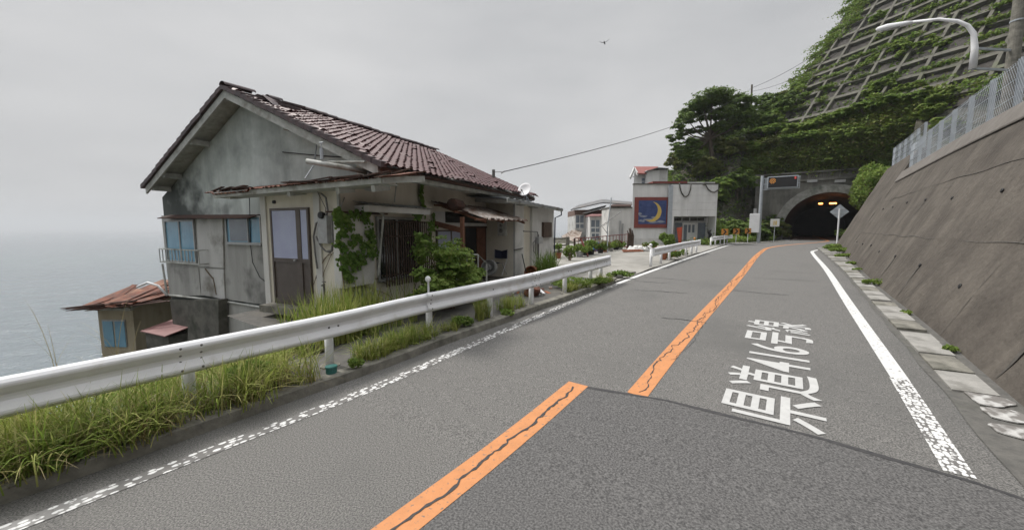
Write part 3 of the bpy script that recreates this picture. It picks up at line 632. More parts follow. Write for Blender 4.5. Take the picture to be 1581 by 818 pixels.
# electricity meter, cables, tap on the entrance box
mv0, mz1 = GA(492,333,XE-.1); mv1, mz0 = GA(508,376,XE-.1)
mb = hm(); mb.box((XE-.14,mv1,mz0),(XE,mv0,mz1)); meter = part(mb, 'meter_box', 'alu', bevel=.01)
mb = hm(); a = GA(494,330,XE-.16); mb.lathe((XE-.20,a[0]-.03,a[1]-.03), [(.0,0),(.07,.01),(.075,.06),(.06,.1)], 12, (1,0,0)); part(mb, 'meter_dial', 'black', meter)
mb = hm(); xx = XE-.09
mb.tube([(xx,*GA(p,q,xx)) for p,q in ((496,299),(503,305),(506,325),(504,333),(488,345),(484,365),(487,395),(490,415))], .02, 6)
mb.tube([(xx-.05,*GA(p,q,xx-.05)) for p,q in ((513,330),(513,350),(514,375),(512,387),(506,388))], .025, 6)
mb.tube([(xx,*GA(p,q,xx)) for p,q in ((484,280),(492,300),(503,322),(500,345))], .008, 5)
mb.tube([(xx-.03,*GA(p,q,xx-.03)) for p,q in ((488,365),(495,380),(503,388),(510,390))], .016, 5)
part(mb, 'cables', 'bolt', meter)
mb = hm(); xx = XE-.2; a = GA(500,438,xx); b = GA(500,500,xx); mb.tube([(xx,a[0],b[1]),(xx,a[0],a[1])], .022); mb.tube([(xx-.06,a[0],a[1]-.03),(xx,a[0],a[1]-.03)], .02); mb.tube([(xx,a[0]-.05,a[1]+.04),(xx,a[0]+.05,a[1]+.04)], .012); mb.tube([(xx,a[0],a[1]),(xx,a[0],a[1]+.05)],.01)
tp = mb.build('garden_tap', 'bolt'); tag(tp, 'rusty garden tap on an upright pipe beside the meter box corner', 'tap')
# --- street facade
def fbox(x0y, x1y, y0, y1, name, m, parent=house, **k):
    (u0, z1_), (u1, z0_) = FA(*x0y, y0), FA(*x1y, y0); mb = hm(); mb.box((min(u0,u1),y0,z0_),(max(u0,u1),y1,z1_)); return part(mb, name, m, parent, **k)
UB = FA(519,380)[0]
mb = hm(); mb.box((XE,-.012,-.4),(.26,0,2.98)); 
part(mb, 'corner_render', 'plaster2')
fbox((524,330),(580,437), -.22, 0, 'shutter_case', 'white_s', bevel=.01)
a = FA(517,327,-.25); b = FA(598,333,-.25)
mb = hm(); mb.box((a[0],-.27,a[1]-.01),(b[0],0,a[1]+.02)); part(mb, 'case_lid', 'rust_dk')
# hood above the window
a = FA(569,315,-.42); b = FA(664,329,-.42); zt2 = (a[1]+FA(664,322,-.42)[1])/2
mb = hm(); mb.box((a[0],-.42,a[1]-.16),(b[0],-.38,a[1]-.02)); mb.box((a[0],-.38,a[1]-.16),(a[0]+.04,0,a[1]-.02)); mb.box((a[0]+.04,-.38,a[1]-.15),(b[0],0,a[1]-.12)); part(mb, 'window_awning', 'white_s')
mb = hm(); P = []
for i in range(60): u = a[0]-.06+(b[0]-a[0]+.15)*i/59; P.append([(u,-.47,a[1]-.01+.012*sin(i*1.6)),(u,0,a[1]+.07+.012*sin(i*1.6))])
mb.grid(P); part(mb, 'awning_sheet', 'sheetmetal')
# window with bars
(u0, z1_), (u1, z0_) = FA(582,334,-.06), FA(652,424,-.06); print('bar window', u0,u1,z0_,z1_)
mb = hm(); f = .06
mb.box((u0,-.06,z0_),(u0+f,0,z1_)); mb.box((u1-f,-.06,z0_),(u1,0,z1_)); mb.box((u0+f,-.06,z1_-f),(u1-f,0,z1_)); mb.box((u0+f,-.08,z0_),(u1-f,0,z0_+f)); um = u0+(u1-u0)*.42; mb.box((um-.03,-.055,z0_+f),(um+.03,0,z1_-f))
wn = part(mb, 'window', 'alu'); mb = hm(); mb.box((u0+f,-.02,z0_+f),(u1-f,-.01,z1_-f)); part(mb, 'pane', 'glass_d', wn)
mb = hm(); 
for z in (z0_+.15, (z0_+z1_)/2+.3, z1_-.12): mb.box((u0+.05,-.215,z-.015),(u1+.22,-.195,z+.015))
for i in range(21): u = u0+.08+(u1-u0+.12)*i/20; mb.box((u-.013,-.235,z0_-.12),(u+.013,-.215,z1_-.1))
for z in (z0_+.15, z1_-.12):
    for u in (u0+.06,u1+.2): mb.box((u,-.195,z-.01),(u+.03,0,z+.01))
part(mb, 'window_bars', 'wood_d')
mb = hm(); mb.tube([(FA(592,331,-.3)[0],-.3,FA(592,331,-.3)[1]),(FA(584,425,-.3)[0],-.3,FA(584,425,-.3)[1])], .025); mb.tube([(FA(584,313,-.4)[0],-.4,FA(584,313,-.4)[1]),(FA(584,327,-.4)[0],-.4,FA(584,327,-.4)[1]),(FA(592,331,-.3)[0],-.3,FA(592,331,-.3)[1])], .022); part(mb, 'downpipe', 'wood_w')
mb = hm(); mb.tube([(FA(613,276,-.3)[0],-.3,FA(613,276,-.3)[1]),(FA(609,312,-.3)[0],-.3,FA(609,312,-.3)[1])], .015); mb.tube([(-.2,-.32,FA(600,275,-.3)[1]+.02),(2.0,-.32,FA(600,275,-.3)[1]),(EW-1.4,-.32,FA(600,275,-.3)[1]-.06)], .03); part(mb, 'eaves_pipe', 'wood_w')
mb = hm(); q = roofpt(0,vE,-.12); mb.tube([(-OV,q[1]-.05,q[2]),(EW+.5,q[1]-.05,q[2]-.05)], .05, 8); part(mb, 'gutter', 'rust_dk', smooth=True)
mb = hm(); mb.tube([(FA(532,305,-.05)[0],-.05,FA(532,305,-.05)[1]),(FA(525,322,-.12)[0],-.12,FA(525,322,-.12)[1])],.012); mb.beam((XE+.02,-.04,3.0),(XE+.05,-.04,-.3),.05,.05,(1,0,0)); part(mb, 'corner_trim', 'wood_w')
# pipes near the foot
mb = hm()
for px,py in ((549,442),(560,438)): mb.tube([(FA(px,500,-.08)[0],-.08,FA(px,500,-.08)[1]),(FA(px,py,-.08)[0],-.08,FA(px,py,-.08)[1])], .025)
pts = [(567,437),(571,452),(578,453),(583,446)]; mb.tube([(FA(*p,-.1)[0],-.1,FA(*p,-.1)[1]) for p in pts], .022); part(mb, 'stub_pipes', 'galv')
# entrance with sliding door, fanlight, windows
fbox((671,326),(757,350), -.03, 0, 'entrance_lintel', 'white_s')
fbox((688,327),(752,345), -.045, -.03, 'fanlight', 'glass_d')
(u0, z1_), (u1, z0_) = FA(674,355,-.04), FA(716,398,-.04); mb = hm(); mb.box((u0,-.05,z0_),(u1,0,z1_)); w_ = part(mb, 'side_window', 'door')
for k in (0,1): mb = hm(); du = (u1-u0)/2; mb.box((u0+.05+k*du,-.058,z0_+.05),(u0+du-.04+k*du,-.05,z1_-.05)); part(mb, 'pane', 'lav' , w_)
(u0, z1_), (u1, z0_) = FA(717,352,-.04), FA(754,455,-.04); z0_ = .55; mb = hm()
mb.box((u0,-.06,z0_),(u0+.06,0,z1_)); mb.box((u1-.06,-.06,z0_),(u1,0,z1_)); mb.box((u0,-.06,z1_),(u1,0,z1_+.06)); dr = part(mb, 'doorway', 'wood_d')
mb = hm(); mb.box((u0+.06,-.02,z0_),(u1-.06,-.01,z1_)); part(mb, 'opening_shade', 'black', dr)  # interior shade put in as a black sheet; the wall behind is solid
mb = hm(); mb.box((u0+(u1-u0)*.5,-.045,z0_),(u1-.2,-.02,z1_)); part(mb, 'sliding_door', 'wood_r', dr)
mb = hm(); mb.box((FA(668,400,-.6)[0],-.9,.2),(EW-1.2,0,.42)); mb.box((FA(700,400,-.9)[0],-1.2,.2),(EW-1.4,-.9,.32)); part(mb, 'entrance_step', 'kerb')
# corrugated awning over the entrance with posts
def P3(px, py, y): u, z = FA(px, py, y); return Vector((u, y, z))
A = P3(663,312,-.05); B = P3(790,322,-.05); C_ = P3(750,347,-1.55); D = P3(814,333,-1.55)
B = Vector((max(D.x-.1, C_.x+1.5), -.05, A.z-.02)); print('awning', A, B, C_, D)
zin = A.z; zout = (C_.z+D.z)/2
mb = hm(); P = []; n_ = 90; ua, ub = min(A.x,C_.x), max(B.x,D.x)
for i in range(n_+1):
    u = ua+.55+(ub-ua-.55)*i/n_; wv = .034*sin(i*2*pi/5); rag = .05*sin(i//6*2.1)
    P.append([(u,-.05,zin+wv),(u,-.8,(zin+zout)/2+wv+.02*sin(i*.11)),(u,-1.55+rag,zout+wv)])
mb.grid(P); part(mb, 'awning_roof', 'corr', recalc=False)
mb = hm()
for y in (-.15,-.8,-1.45): z = zin+(zout-zin)*(-y-.05)/1.5-.05; mb.beam((ua+.1,y,z),(ub-.05,y,z),.05,.05)
for u in (ua+.6,(ua+ub)/2,ub-.1): mb.beam((u,-.05,zin-.09),(u,-1.5,zout-.09),.05,.06)
part(mb, 'awning_frame', 'wood_r')
mb = hm(); pp = P3(714,370,-1.1); mb.beam((pp.x,-1.1,.3),(pp.x,-1.1,zin+(zout-zin)*.7-.1),.09,.09,(1,0,0)); mb.beam((P3(672,345,-.1).x,-.1,P3(672,345,-.1).z),(pp.x,-1.1,P3(712,356,-1.1).z),.05,.14); part(mb, 'awning_post', 'wood_r')
mb = hm(); 
for k in range(3): mb.beam((ua+.05+.15*k,-.1,zin+.02),(ua+.5+.12*k,-1.0+.2*k,zin-.28+.05*k),.3,.025,(0,0,1))
c = P3(708,316,-.8); mb.lathe((c.x-.35,c.y,c.z), [(.10,0),(.15,.02),(.17,.4),(.15,.75),(.11,.78)], 9, (1,.25,0)); part(mb, 'rolled_rusty_sheet', 'rust_dk')
# handrail of the steps
mb = hm(); y = -1.25; a = P3(738,393,y); b = P3(751,404,y)
mb.tube([(a.x,y,.3),(a.x,y,a.z),(b.x,y,b.z-.05),(b.x,y,.2)], .025); mb.tube([(a.x-.35,y+.5,.42),(a.x-.35,y+.5,a.z-.0),(a.x,y,a.z)], .022)
for k in range(1,4): mb.tube([(a.x-.09*k,y+.13*k,.4),(a.x-.09*k,y+.13*k,a.z-.02)], .012)
part(mb, 'handrail', 'wood_w')
# --- low extension block beyond the entrance
UE0 = FA(757,380)[0]; UE1 = FA(851,380,-1.1)[0]; u8 = FA(806,380,-1.1)[0]; u9 = FA(818,380,-1.1)[0]; print('ext', UE0, UE1, u8, u9)
UE0 = FA(793,380,-1.1)[0]
zx = FA(850,322,-1.1)[1]; zx0 = FA(795,312,-1.1)[1]; print('ext z', zx, zx0)
def ze(u): return zx0+(zx-zx0)*(u-UE0)/(UE1-UE0)-.02
mb = hm(); mb.prism([(UE0,-1.1,-.3),(UE1,-1.1,-.3),(UE1,-1.1,ze(UE1)),(UE0,-1.1,ze(UE0))], (0,4.2,0)); part(mb, 'extension_walls', 'plaster2')
mb = hm(); mb.box((UE0-.02,-1.17,-.3),(u8,-1.1,ze(u8))); part(mb, 'corner_pier', 'white_s')
mb = hm(); mb.box((u9,-1.2,-.3),(UE1+.02,-1.1,ze(UE1)-.01)); part(mb, 'extension_render', 'white_s')
r0 = P3(727,299,-1.5); r1 = P3(868,324,-1.5)
mb = hm(); P = []
ra = max(r0.x, UE0-1.6); rb_ = r1.x; z0_ = ze(UE0)+.12; print('ext roof', r0, r1)
for i in range(50):
    u = UE0-1.35+(rb_-UE0+1.35)*i/49; zz = ze(u)+.05+.015*sin(i*1.5); P.append([(u,-1.55,zz-.02),(u,1.5,zz+.25)])
mb.grid(P); P = [[(a[0],a[1],a[2]-.03) for a in r_] for r_ in P]; mb.grid(P); mb.grid([[r_[0],(r_[0][0],r_[0][1],r_[0][2]-.05)] for r_ in P]); part(mb, 'extension_roof', 'sheetmetal')
mb = hm(); mb.beam((UE0-1.35,-1.5,ze(UE0-1.35)-.03),(rb_,-1.5,ze(rb_)-.03),.05,.13); 
for u in (UE0-.9,UE0+.1,UE0+1.4): mb.beam((u,-1.5,ze(u)-.06),(u,-.1,ze(u)+.04),.08,.12)
part(mb, 'extension_rafters', 'wood_w')
mb = hm(); g = r1; mb.tube([(rb_+.02,-1.45,ze(rb_)-.03),(rb_+.05,-1.45,ze(rb_)-.25),(UE1+.06,-1.25,ze(rb_)-.38),(UE1+.06,-1.22,.2)], .03); part(mb, 'downpipe', 'navy')
fbox((840,343),(852,366), -1.3, -1.2, 'louvre', 'wood_d')
mb = hm(); y = -1.27
mb.tube([P3(808,357,y),P3(830,358,y),P3(831,365,y)], .02); mb.tube([P3(831,362,y),P3(831,425,y)], .035); mb.tube([P3(831,366,y),P3(823,375,y),P3(824,388,y),P3(828,393,y)], .015); mb.tube([P3(829,366,y),P3(826,378,y),P3(827,392,y)],.012); mb.tube([P3(794,386,-1.2),P3(807,383,-1.2)],.02)
part(mb, 'conduit', 'bolt')
fbox((832,366),(838,376), -1.36, -1.2, 'junction_box', 'alu', bevel=.008)
# sign on the porch side wall
x_ = UE0-.02
def PX(px, py, x): p = inframe(TH_, px, py, 0, x); return p
a = PX(768,343,UE0-.12); b = PX(781,364,UE0-.12); mb = hm(); mb.box((UE0-.12,min(a.y,b.y),b.z),(UE0-.02,max(a.y,b.y),a.z)); sg = part(mb, 'wall_sign', 'signwhite', bevel=.006)
vs, fs = text_mesh('キ', .16); mb = hm(); yc = (a.y+b.y)/2+.03; zc_ = (a.z+b.z)/2
for ch, dz in (('キ',.10),('番',-.07)):
    vs, fs = text_mesh(ch, .17); mb.add([(UE0-.124, yc-v.x, zc_+dz+v.y) for v in vs], fs)
vs, fs = text_mesh('三一三', .08); mb.add([(UE0-.124, yc-v.x, zc_-.21+v.y) for v in vs], fs)
part(mb, 'sign_lettering', 'black', sg, recalc=False)
# --- things standing around the house
# satellite dish
p0 = TH_@P3(815,318,-1.2); p1 = TH_@P3(811,294,-1.2)
dish = thing('satellite_dish', 'white satellite dish standing on the low metal roof of the house extension', 'dish', p0)
ax = Vector((-.45,-.85,.45)).normalized()
mb = MB(); mb.lathe(p1, [(.0,0),(.12,.01),(.2,.035),(.26,.07),(.26,.08),(.2,.047),(.0,.012)], 20, ax); mb.build('reflector', 'rail', dish, smooth=True)
mb = MB(); mb.tube([p0, p1-Vector((0,0,.05)), p1-ax*.04], .02); mb.tube([p0+Vector((-.25,-.1,.0)), p1-Vector((0,0,.12))], .012); mb.tube([p0+Vector((.2,.15,-.05)), p1-Vector((0,0,.12))], .012); mb.build('mast', 'galv', dish)
mb = MB(); q = p1+ax*.3+Vector((-.03,0,-.12)); mb.tube([p1-Vector((0,0,.22)), q], .01); mb.lathe(q, [(.02,0),(.03,.05),(.03,.08)], 8, -ax); mb.build('feed_arm', 'bolt', dish)
# roof mast with wire
p0 = TH_@Vector((EW-.3, 1.0, zR-(vR-1)*tanr)); pm = atY(762,266,p0.y)
mb = MB(); mb.tube([Vector((pm.x,pm.y,zR-2.2)), Vector((pm.x,pm.y,pm.z+.1))], .06); mb.tube([pm, pm+Vector((.35,.0,.02))], .012); mb.tube([pm+Vector((.3,0,-.05)), pm+Vector((.45,.05,.06))], .02)
tag(mb.build('cable_post', 'bolt'), 'short dark post carrying the service wire behind the tiled roof', 'post'); MASTP = pm+Vector((.4,.02,.02))
# chair with round pot
c = TH_@P3(769,424,-.7); ch = thing('folding_chair', 'navy cloth folding chair against the porch side wall', 'chair', (c.x,c.y,.55), PHI-pi/2)
T = WM[ch.name]
mb = MB(T)
for s_ in (-1,1):
    mb.tube([(s_*.25,-.2,0),(s_*.25,.22,.55),(s_*.25,.24,.85)], .014); mb.tube([(s_*.25,.2,0),(s_*.25,-.2,.42)], .014)
mb.build('frame', 'alu', ch)
mb = MB(T); mb.grid([[(-.26,.22,.55),(0,.27,.53),(.26,.22,.55)],[(-.26,.24,.86),(0,.29,.80),(.26,.24,.86)]]); mb.build('backrest', 'navy', ch)
mb = MB(T); mb.grid([[(-.25,-.2,.42),(0,-.2,.38),(.25,-.2,.42)],[(-.25,.2,.42),(0,.2,.38),(.25,.2,.42)]]); mb.build('seat', 'navy', ch)
c2 = T@Vector((-.05,-.45,.28)); mb = MB(); mb.lathe(c2, [(.10,0),(.2,.0),(.26,.02),(.26,.2),(.23,.2),(.22,.05),(.12,.04),(.10,.3)], 18, (-.35,-.9,.15)); tag(mb.build('washing_bowl', 'alu', smooth=False), 'round grey enamel bowl tipped on its side in front of the folding chair', 'bowl')
pc = TH_@P3(825,417,-1.7); mb = MB(); mb.lathe((pc.x,pc.y,pc.z-.1), [(.12,0),(.2,.0),(.25,.02),(.25,.3),(.22,.3),(.2,.04),(.0,.03)], 16, (-.5,-.8,.1)); tag(mb.build('terracotta_pot', 'terra', smooth=False), 'terracotta pot lying on its side at the foot of the extension wall', 'pot')
mb = hm(); mb.tube([P3(806,392,-1.4),P3(812,420,-1.6)], .018); tag(mb.build('walking_stick', 'black'), 'thin black stick leaning on the extension wall beside the corner pier', 'stick')
M['shedwall'] = mat('shed_plaster', (.42,.37,.28), (.28,.24,.17), 1.6, .9, bump=.25, bscale=30, streak=True, c3=(.15,.12,.08), s3=.9)
# --- annex shed below with the rusty collapsed roof
sh0 = atY(150,470,12.6); SF = Matrix.Translation((sh0.x,sh0.y,-4))@Matrix.Rotation(PHI-R(90)+R(22), 4, 'Z')
shed = thing('annex_shed', 'small cream shed with a collapsed rusty sheet roof and blue window below the gable end', 'shed', (sh0.x,sh0.y,-4), PHI-R(90)+R(22))
a = inframe(SF,150,475,1,0); b = inframe(SF,198,465,1,0); hz = a.z; Wd = b.x-a.x; c = 2.6; print('shed', a, b)
mb = MB(SF); mb.box((a.x,0,-1),(b.x,.15,hz)); mb.box((b.x-.0,0,-1),(b.x+.12,3.0,hz+.25)); mb.box((a.x,.15,-1),(a.x+.12,3,hz)); mb.box((a.x,2.9,-1),(b.x,3,hz+.2)); mb.build('walls', 'shedwall', shed)
e = inframe(SF,158,493,1,0); g = inframe(SF,198,535,1,0); mb = MB(SF)
mb.box((e.x,-.03,g.z),(g.x,0,e.z)); w_ = mb.build('window', 'alu', shed)
for k in (0,1): mb = MB(SF); dd = (g.x-e.x)/2; mb.box((e.x+.04+k*dd,-.045,g.z),(e.x+dd-.02+k*dd,-.03,e.z-.05)); mb.build('pane', 'blue', w_)
mb = MB(SF); r = random.Random(5)
for i in range(46):
    x0 = a.x-.15+r.random()*(Wd+1.0); y0 = -.65+r.random()*.5; y1 = y0+1.2+r.random()*2.2; zz = hz+.02+(x0-a.x)*.12
    mb.beam((x0,y0,zz+r.uniform(-.02,.06)),(x0+r.uniform(-.3,.5),y1,zz+.35+r.uniform(-.05,.22)),.10+r.random()*.28,.025,(r.uniform(-.25,.25),0,1))
mb.build('rusty_roof', 'rust', shed)
mb = MB(SF); r = random.Random(8)
for i in range(12):
    x0 = a.x-.4+r.random()*1.0; mb.beam((x0,-.7,hz+.05+r.random()*.08),(x0+1.6+r.random(),r.uniform(-.5,.4),hz+.25+r.random()*.1),.10,.02)
mb.build('loose_roof_strips', 'rust_dk', shed)
mb = MB(SF); mb.box((a.x-.2,-.15,hz-.06),(b.x+.2,-.02,hz+.02)); mb.beam((b.x+.2,-.1,hz+.05),(b.x+.2,2.6,hz+.5),.06,.12); mb.build('eaves_board', 'wood_w', shed)
pt = [atY(p,q,12.0) for p,q in ((212,443),(228,436),(244,441),(258,456))]; mb = MB(); mb.tube(pt, .035, 8); tag(mb.build('plastic_pipe', 'rail', smooth=True), 'white plastic pipe curving over the rusty shed roof', 'pipe')
l0 = atY(224,510,11.8); mb = MB(); LT = Matrix.Translation((l0.x,l0.y,0))@Matrix.Rotation(PHI-R(90), 4, 'Z')
lean = thing('lean_to', 'low lean-to with a faded pink sheet roof between the shed and the house', 'lean-to', (l0.x,l0.y,-3.5), PHI-R(90))
mb = MB(LT); mb.box((0,0,-3.5),(1.35,1.2,l0.z-.05)); mb.build('walls', 'block', lean)
mb = MB(LT); mb.prism([(-.05,-.1,l0.z-.02),(1.4,-.1,l0.z-.02),(1.4,1.6,l0.z+.35),(-.05,1.6,l0.z+.35)], (0,0,.03)); mb.build('roof', 'pinkroof', lean)
# ================================================================ GUARDRAILS
def wprofile():      # w-beam cross-section: (offset towards the road, height)
    return [(0,-.175),(.012,-.172),(.034,-.160),(.056,-.135),(.060,-.118),(.058,-.098),(.032,-.048),(.016,-.026),(.013,0),(.016,.026),(.032,.048),(.058,.098),(.060,.118),(.056,.135),(.034,.160),(.012,.172),(0,.175)]
WP = wprofile()
def woff(z): return float(np.interp(z, [p[1] for p in WP], [p[0] for p in WP]))
def railing(name, label, posts, s0, s1, Lf, hz=.62, group='white guardrails along the seaward kerb', dbl=(), zoff=.12, curl=True, round_r=.06, thin=False):
    m0 = SL((s0+s1)/2, Lf((s0+s1)/2), G((s0+s1)/2)); root = thing(name, label, 'guardrail', m0, 0, group)
    n = max(6, int((s1-s0)/.35)); P = []
    pr = wprofile()
    for i in range(n+1):
        s = s0+(s1-s0)*i/n; off = .105+.006*sin(s*1.3); c = SL(s, Lf(s), G(s)+zoff+hz+.006*sin(s*.9)); nrm = Vector((CT,-ST,0))
        P.append([c+nrm*(off+a)+Vector((0,0,z)) for a, z in pr])
    mb = MB(); mb.grid(P); mb.grid([[p-nrm*.006 for p in r] for r in P]); mb.build('beam', 'rail', root, recalc=False)
    for e, sg in ((s0,-1),(s1,1)):
        mb = MB(); P = []
        for k in range(7):
            an = pi*k/6*.9; s = e+sg*.09*sin(an); c = SL(s, Lf(e), G(e)+zoff+hz); P.append([c+nrm*(.105+.060-.08*(1-cos(an))+.0*a)+Vector((0,0,z)) for a, z in pr])
        mb.grid(P); mb.build('end_cap', 'rail', root, smooth=True)
    for s in posts:
        L = Lf(s)-.03; b = SL(s, L, G(s)+zoff-.25); mb = MB(); mb.tube([b, SL(s, L, G(s)+zoff+hz+.10)], round_r, 14); po = mb.build('post', 'rail', root, smooth=False)
        for pl in po.data.polygons: pl.use_smooth = len(pl.vertices) == 4
        if not thin:
            mb = MB(); mb.lathe(SL(s, L, G(s)+zoff-.01), [(.14,0),(.14,.022),(.06,.026)], 12); mb.build('post_collar', 'kerb', po)
        mb = MB()
        for dz in (0,): mb.beam(SL(s-.04,Lf(s)+.06,G(s)+zoff+hz), SL(s+.04,Lf(s)+.06,G(s)+zoff+hz), .09, .16)
        mb.build('bracket', 'rail', po)
        for ds in ((-.07,.07) if s not in dbl else (-.09,.09)):
            for dz in ((-.01,) if s not in dbl else (-.115,-.03,.045,.125)):
                a = woff(dz)
                mb = MB(); mb.lathe(SL(s+ds, Lf(s), G(s)+zoff+hz+dz)+nrm*(.105+a-.004), [(.013,0),(.014,.010),(.008,.014)], 8, nrm); mb.build('bolt', 'bolt', root)
    return root
railL = lambda s: -5.36+.52*ss(3.5, 8, s)
near_posts = [-4.7,-2.6,-.55,1.24,2.87,4.72,6.2,7.55,9.2,10.85,11.65]
r1 = railing('guardrail', 'long white corrugated guardrail in the foreground beside the derelict house', near_posts, -5.6, 12.0, railL, dbl=(1.24,4.72,7.55,10.85))
mb = MB(); P = []                                     # overlap joints of beam sections
for s in (1.2,4.7,7.5):
    mb = MB(); pr = wprofile(); nrm = Vector((CT,-ST,0)); P = []
    for ds in (0,.32): P.append([SL(s-.16+ds, railL(s), G(s)+.12+.62)+nrm*(.110+a)+Vector((0,0,z)) for a, z in pr])
    mb.grid(P); mb.grid([[P[1][i] for i in range(17)],[P[1][i]-nrm*.008 for i in range(17)]]); mb.build('beam_joint', 'rail', r1, recalc=False)
railing('guardrail', 'short white guardrail with many posts at the kerb in front of the moon building', [16.8,18.4,19.9,21.6,23.4,24.8,26.2], 16.7, 26.4, lambda s: -4.72+.1*ss(20,26,s), hz=.60, dbl=(), zoff=.08, thin=True)
railing('guardrail', 'farthest white guardrail below the chevron markers before the tunnel', [35.2,37.6,40,42.4], 35.0, 43.4, lambda s: -5.15+shL(s)*1.0, hz=.58, zoff=.06, thin=True)
# delineator: white round reflector on a rod above the near rail
p = SL(4.72, railL(4.72)-.03, G(4.72)+.12+.72); d = thing('delineator', 'white round road reflector on a rod above the near guardrail', 'reflector', p)
mb = MB(); mb.tube([p, p+Vector((.0,0,.27))], .018); mb.build('rod', 'rail', d)
mb = MB(); mb.lathe(p+Vector((.02,-.03,.30)), [(.0,0),(.05,.004),(.056,.02),(.056,.035),(.05,.05),(.0,.055)], 18, (-.5,-.85,0)); mb.build('reflector', 'rail', d, smooth=True)
p = SL(2.72, -5.08, G(2.7)+.10); mb = MB(); mb.lathe(p, [(.07,0),(.075,.1),(.08,.105),(.08,.13),(.0,.135)], 14); tag(mb.build('survey_cap', mat('teal_cap', (.03,.13,.12), None, rough=.5), smooth=False), 'small dark teal capped stub on the kerb by the second guardrail post', 'cap')
for s,L,m,lab in ((17.2,-4.9,'rail','white round reflector on the end of the short guardrail'),(26.0,-4.75,'chev','yellow round reflector at the far end of the short guardrail')):
    p = SL(s, L, G(s)+.75); mb = MB(); mb.tube([p-Vector((0,0,.1)), p+Vector((0,0,.16))], .02); mb.lathe(p+Vector((0,-.02,.2)), [(.0,0),(.06,.004),(.07,.03),(.0,.05)], 14, (-.4,-.9,0)); tag(mb.build('delineator', m, smooth=True), lab, 'reflector')
# chevron markers
for i, (px, py) in enumerate(((1119,358),(1137,357),(1155,356.5))):
    p = gp(px, 377-i*1.2, .1); p = atY(px, py, 33.5+i*2.1)
    r_ = thing('chevron_marker', ['leftmost','middle','rightmost'][i]+' of three small orange and black chevron markers above the far guardrail', 'road marker', (p.x,p.y,.7), -.5, 'chevron markers')
    T = WM[r_.name]; z = p.z-.7
    mb = MB(T); mb.box((-.03,0,0),(.03,.04,z+.2)); mb.build('post', 'rail', r_)
    mb = MB(T); mb.box((-.26,-.03,z-.26),(.26,0,z+.26)); mb.build('board', 'chev', r_)
    mb = MB(T); mb.prism([(-.16,-.035,z+.22),(-.02,-.035,z+.22),(.16,-.035,z),(-.02,-.035,z-.22),(-.16,-.035,z-.22),(.02,-.035,z)], (0,.006,0)); mb.build('arrow', 'black', r_)
M['wallstain'] = mat('wall_stain', (.052,.047,.041), (.10,.092,.082), 9, .9)
# ================================================================ RETAINING WALLS, FENCES
BAT = .45
def batwall(s0, s1, zt, name, lab, cap=True, base=wbase, cat='wall'):
    root = thing(name, lab, cat, SL((s0+s1)/2, base((s0+s1)/2)+1, G(s0))); mb = MB(); P = []; n = max(4, int((s1-s0)/.8))
    prof = lambda s: [(base(s)-.0,-.2),(base(s),0.0)]
    for i in range(n+1):
        s = s0+(s1-s0)*i/n; g = G(s); b = base(s); row = [SL(s, b-.15*BAT, g-.15)]
        for k in range(13): h = (zt-g)*k/12; row.append(SL(s, b+BAT*h+.012*sin(k*2.1+s*.7), g+h))
        row += [SL(s, b+BAT*(zt-g)+.45, zt), SL(s, b+BAT*(zt-g)+.45, g-.15)]; P.append(row)
    mb.grid(P); mb.add(P[0], [tuple(range(len(P[0])))]); mb.add(P[-1], [tuple(range(len(P[-1])))])
    mb.build('wall_face', 'rwall', root, smooth=False)
    return root
wB = batwall(-6, 29, 5.1, 'retaining_wall', 'tall leaning dark concrete retaining wall along the right of the road')
mb = MB(); P = []
for i in range(60):
    s = -6+35*i/59; b = wbase(s)+BAT*(5.1-G(s)); zz = 4.6; bb = wbase(s)+BAT*(zz-G(s)); P.append([SL(s,bb-.05,zz-.02),SL(s,bb-.055,zz+.02),SL(s,b-.05,5.09),SL(s,b-.03,5.13),SL(s,b+.47,5.13)])
mb.grid(P); mb.add(P[-1],[tuple(range(5))]); mb.build('coping', 'rwall_cap', wB)
for zz, nm in ((1.9,'pour_joint'),(3.5,'pour_joint')):
    mb = MB(); P = []
    for i in range(120): s = -6+35*i/119; h = zz+.02*sin(s*2.1)-G(s); c = SL(s, wbase(s)+BAT*h-.012, G(s)+h); P.append([c, c+Vector((BAT*.03*CT,-BAT*.03*ST,.012+.006*sin(s*5))), c+Vector((.02*CT,-.02*ST,.012))])
    mb.grid(P); mb.build(nm, 'wallstain', wB)
for s in (3.5, 9.6, 15.8, 21.9):
    mb = MB(); P = []
    for k in range(14): h = (5.05-G(s))*k/13; c = SL(s+.01*sin(k*2), wbase(s)+BAT*h-.010, G(s)+h); P.append([c, SL(s+.014+.006*sin(k), wbase(s)+BAT*h-.010, G(s)+h)])
    mb.grid(P); mb.build('expansion_joint', 'wallstain', wB)
# weep holes and shallow buttress bands
mb = MB()
for s,h in [(4.5+2.9*i,.85+.05*sin(i*2.3)) for i in range(9)]+[(6+2.9*i,2.55+.05*sin(i*1.7)) for i in range(8)]:
    c = SL(s, wbase(s)+BAT*h, G(s)+h); mb.lathe(c, [(.035,-.0),(.05,.02),(.04,.03)], 8, Vector((-CT,ST,.3)))
mb.build('weep_holes', 'black', wB)
mb = MB(); rq = random.Random(6)
for s,h in [(4.5+2.9*i,.85+.05*sin(i*2.3)) for i in range(9)]+[(6+2.9*i,2.55+.05*sin(i*1.7)) for i in range(8)]:
    if rq.random() < .55: continue
    P = []; hh = h; n_ = 9; Ld = min(h-.05, rq.uniform(.5,1.6))
    for k in range(n_+1): t = k/n_; w_ = (.035+.03*sin(t*3))*(1-t*.8)+.006*rq.random(); hz = h-Ld*t; sc = s+.03*sin(t*5+s); P.append([SL(sc-w_, wbase(sc)+BAT*hz-.011, G(sc)+hz), SL(sc+w_, wbase(sc)+BAT*hz-.011, G(sc)+hz)])
    mb.grid(P)
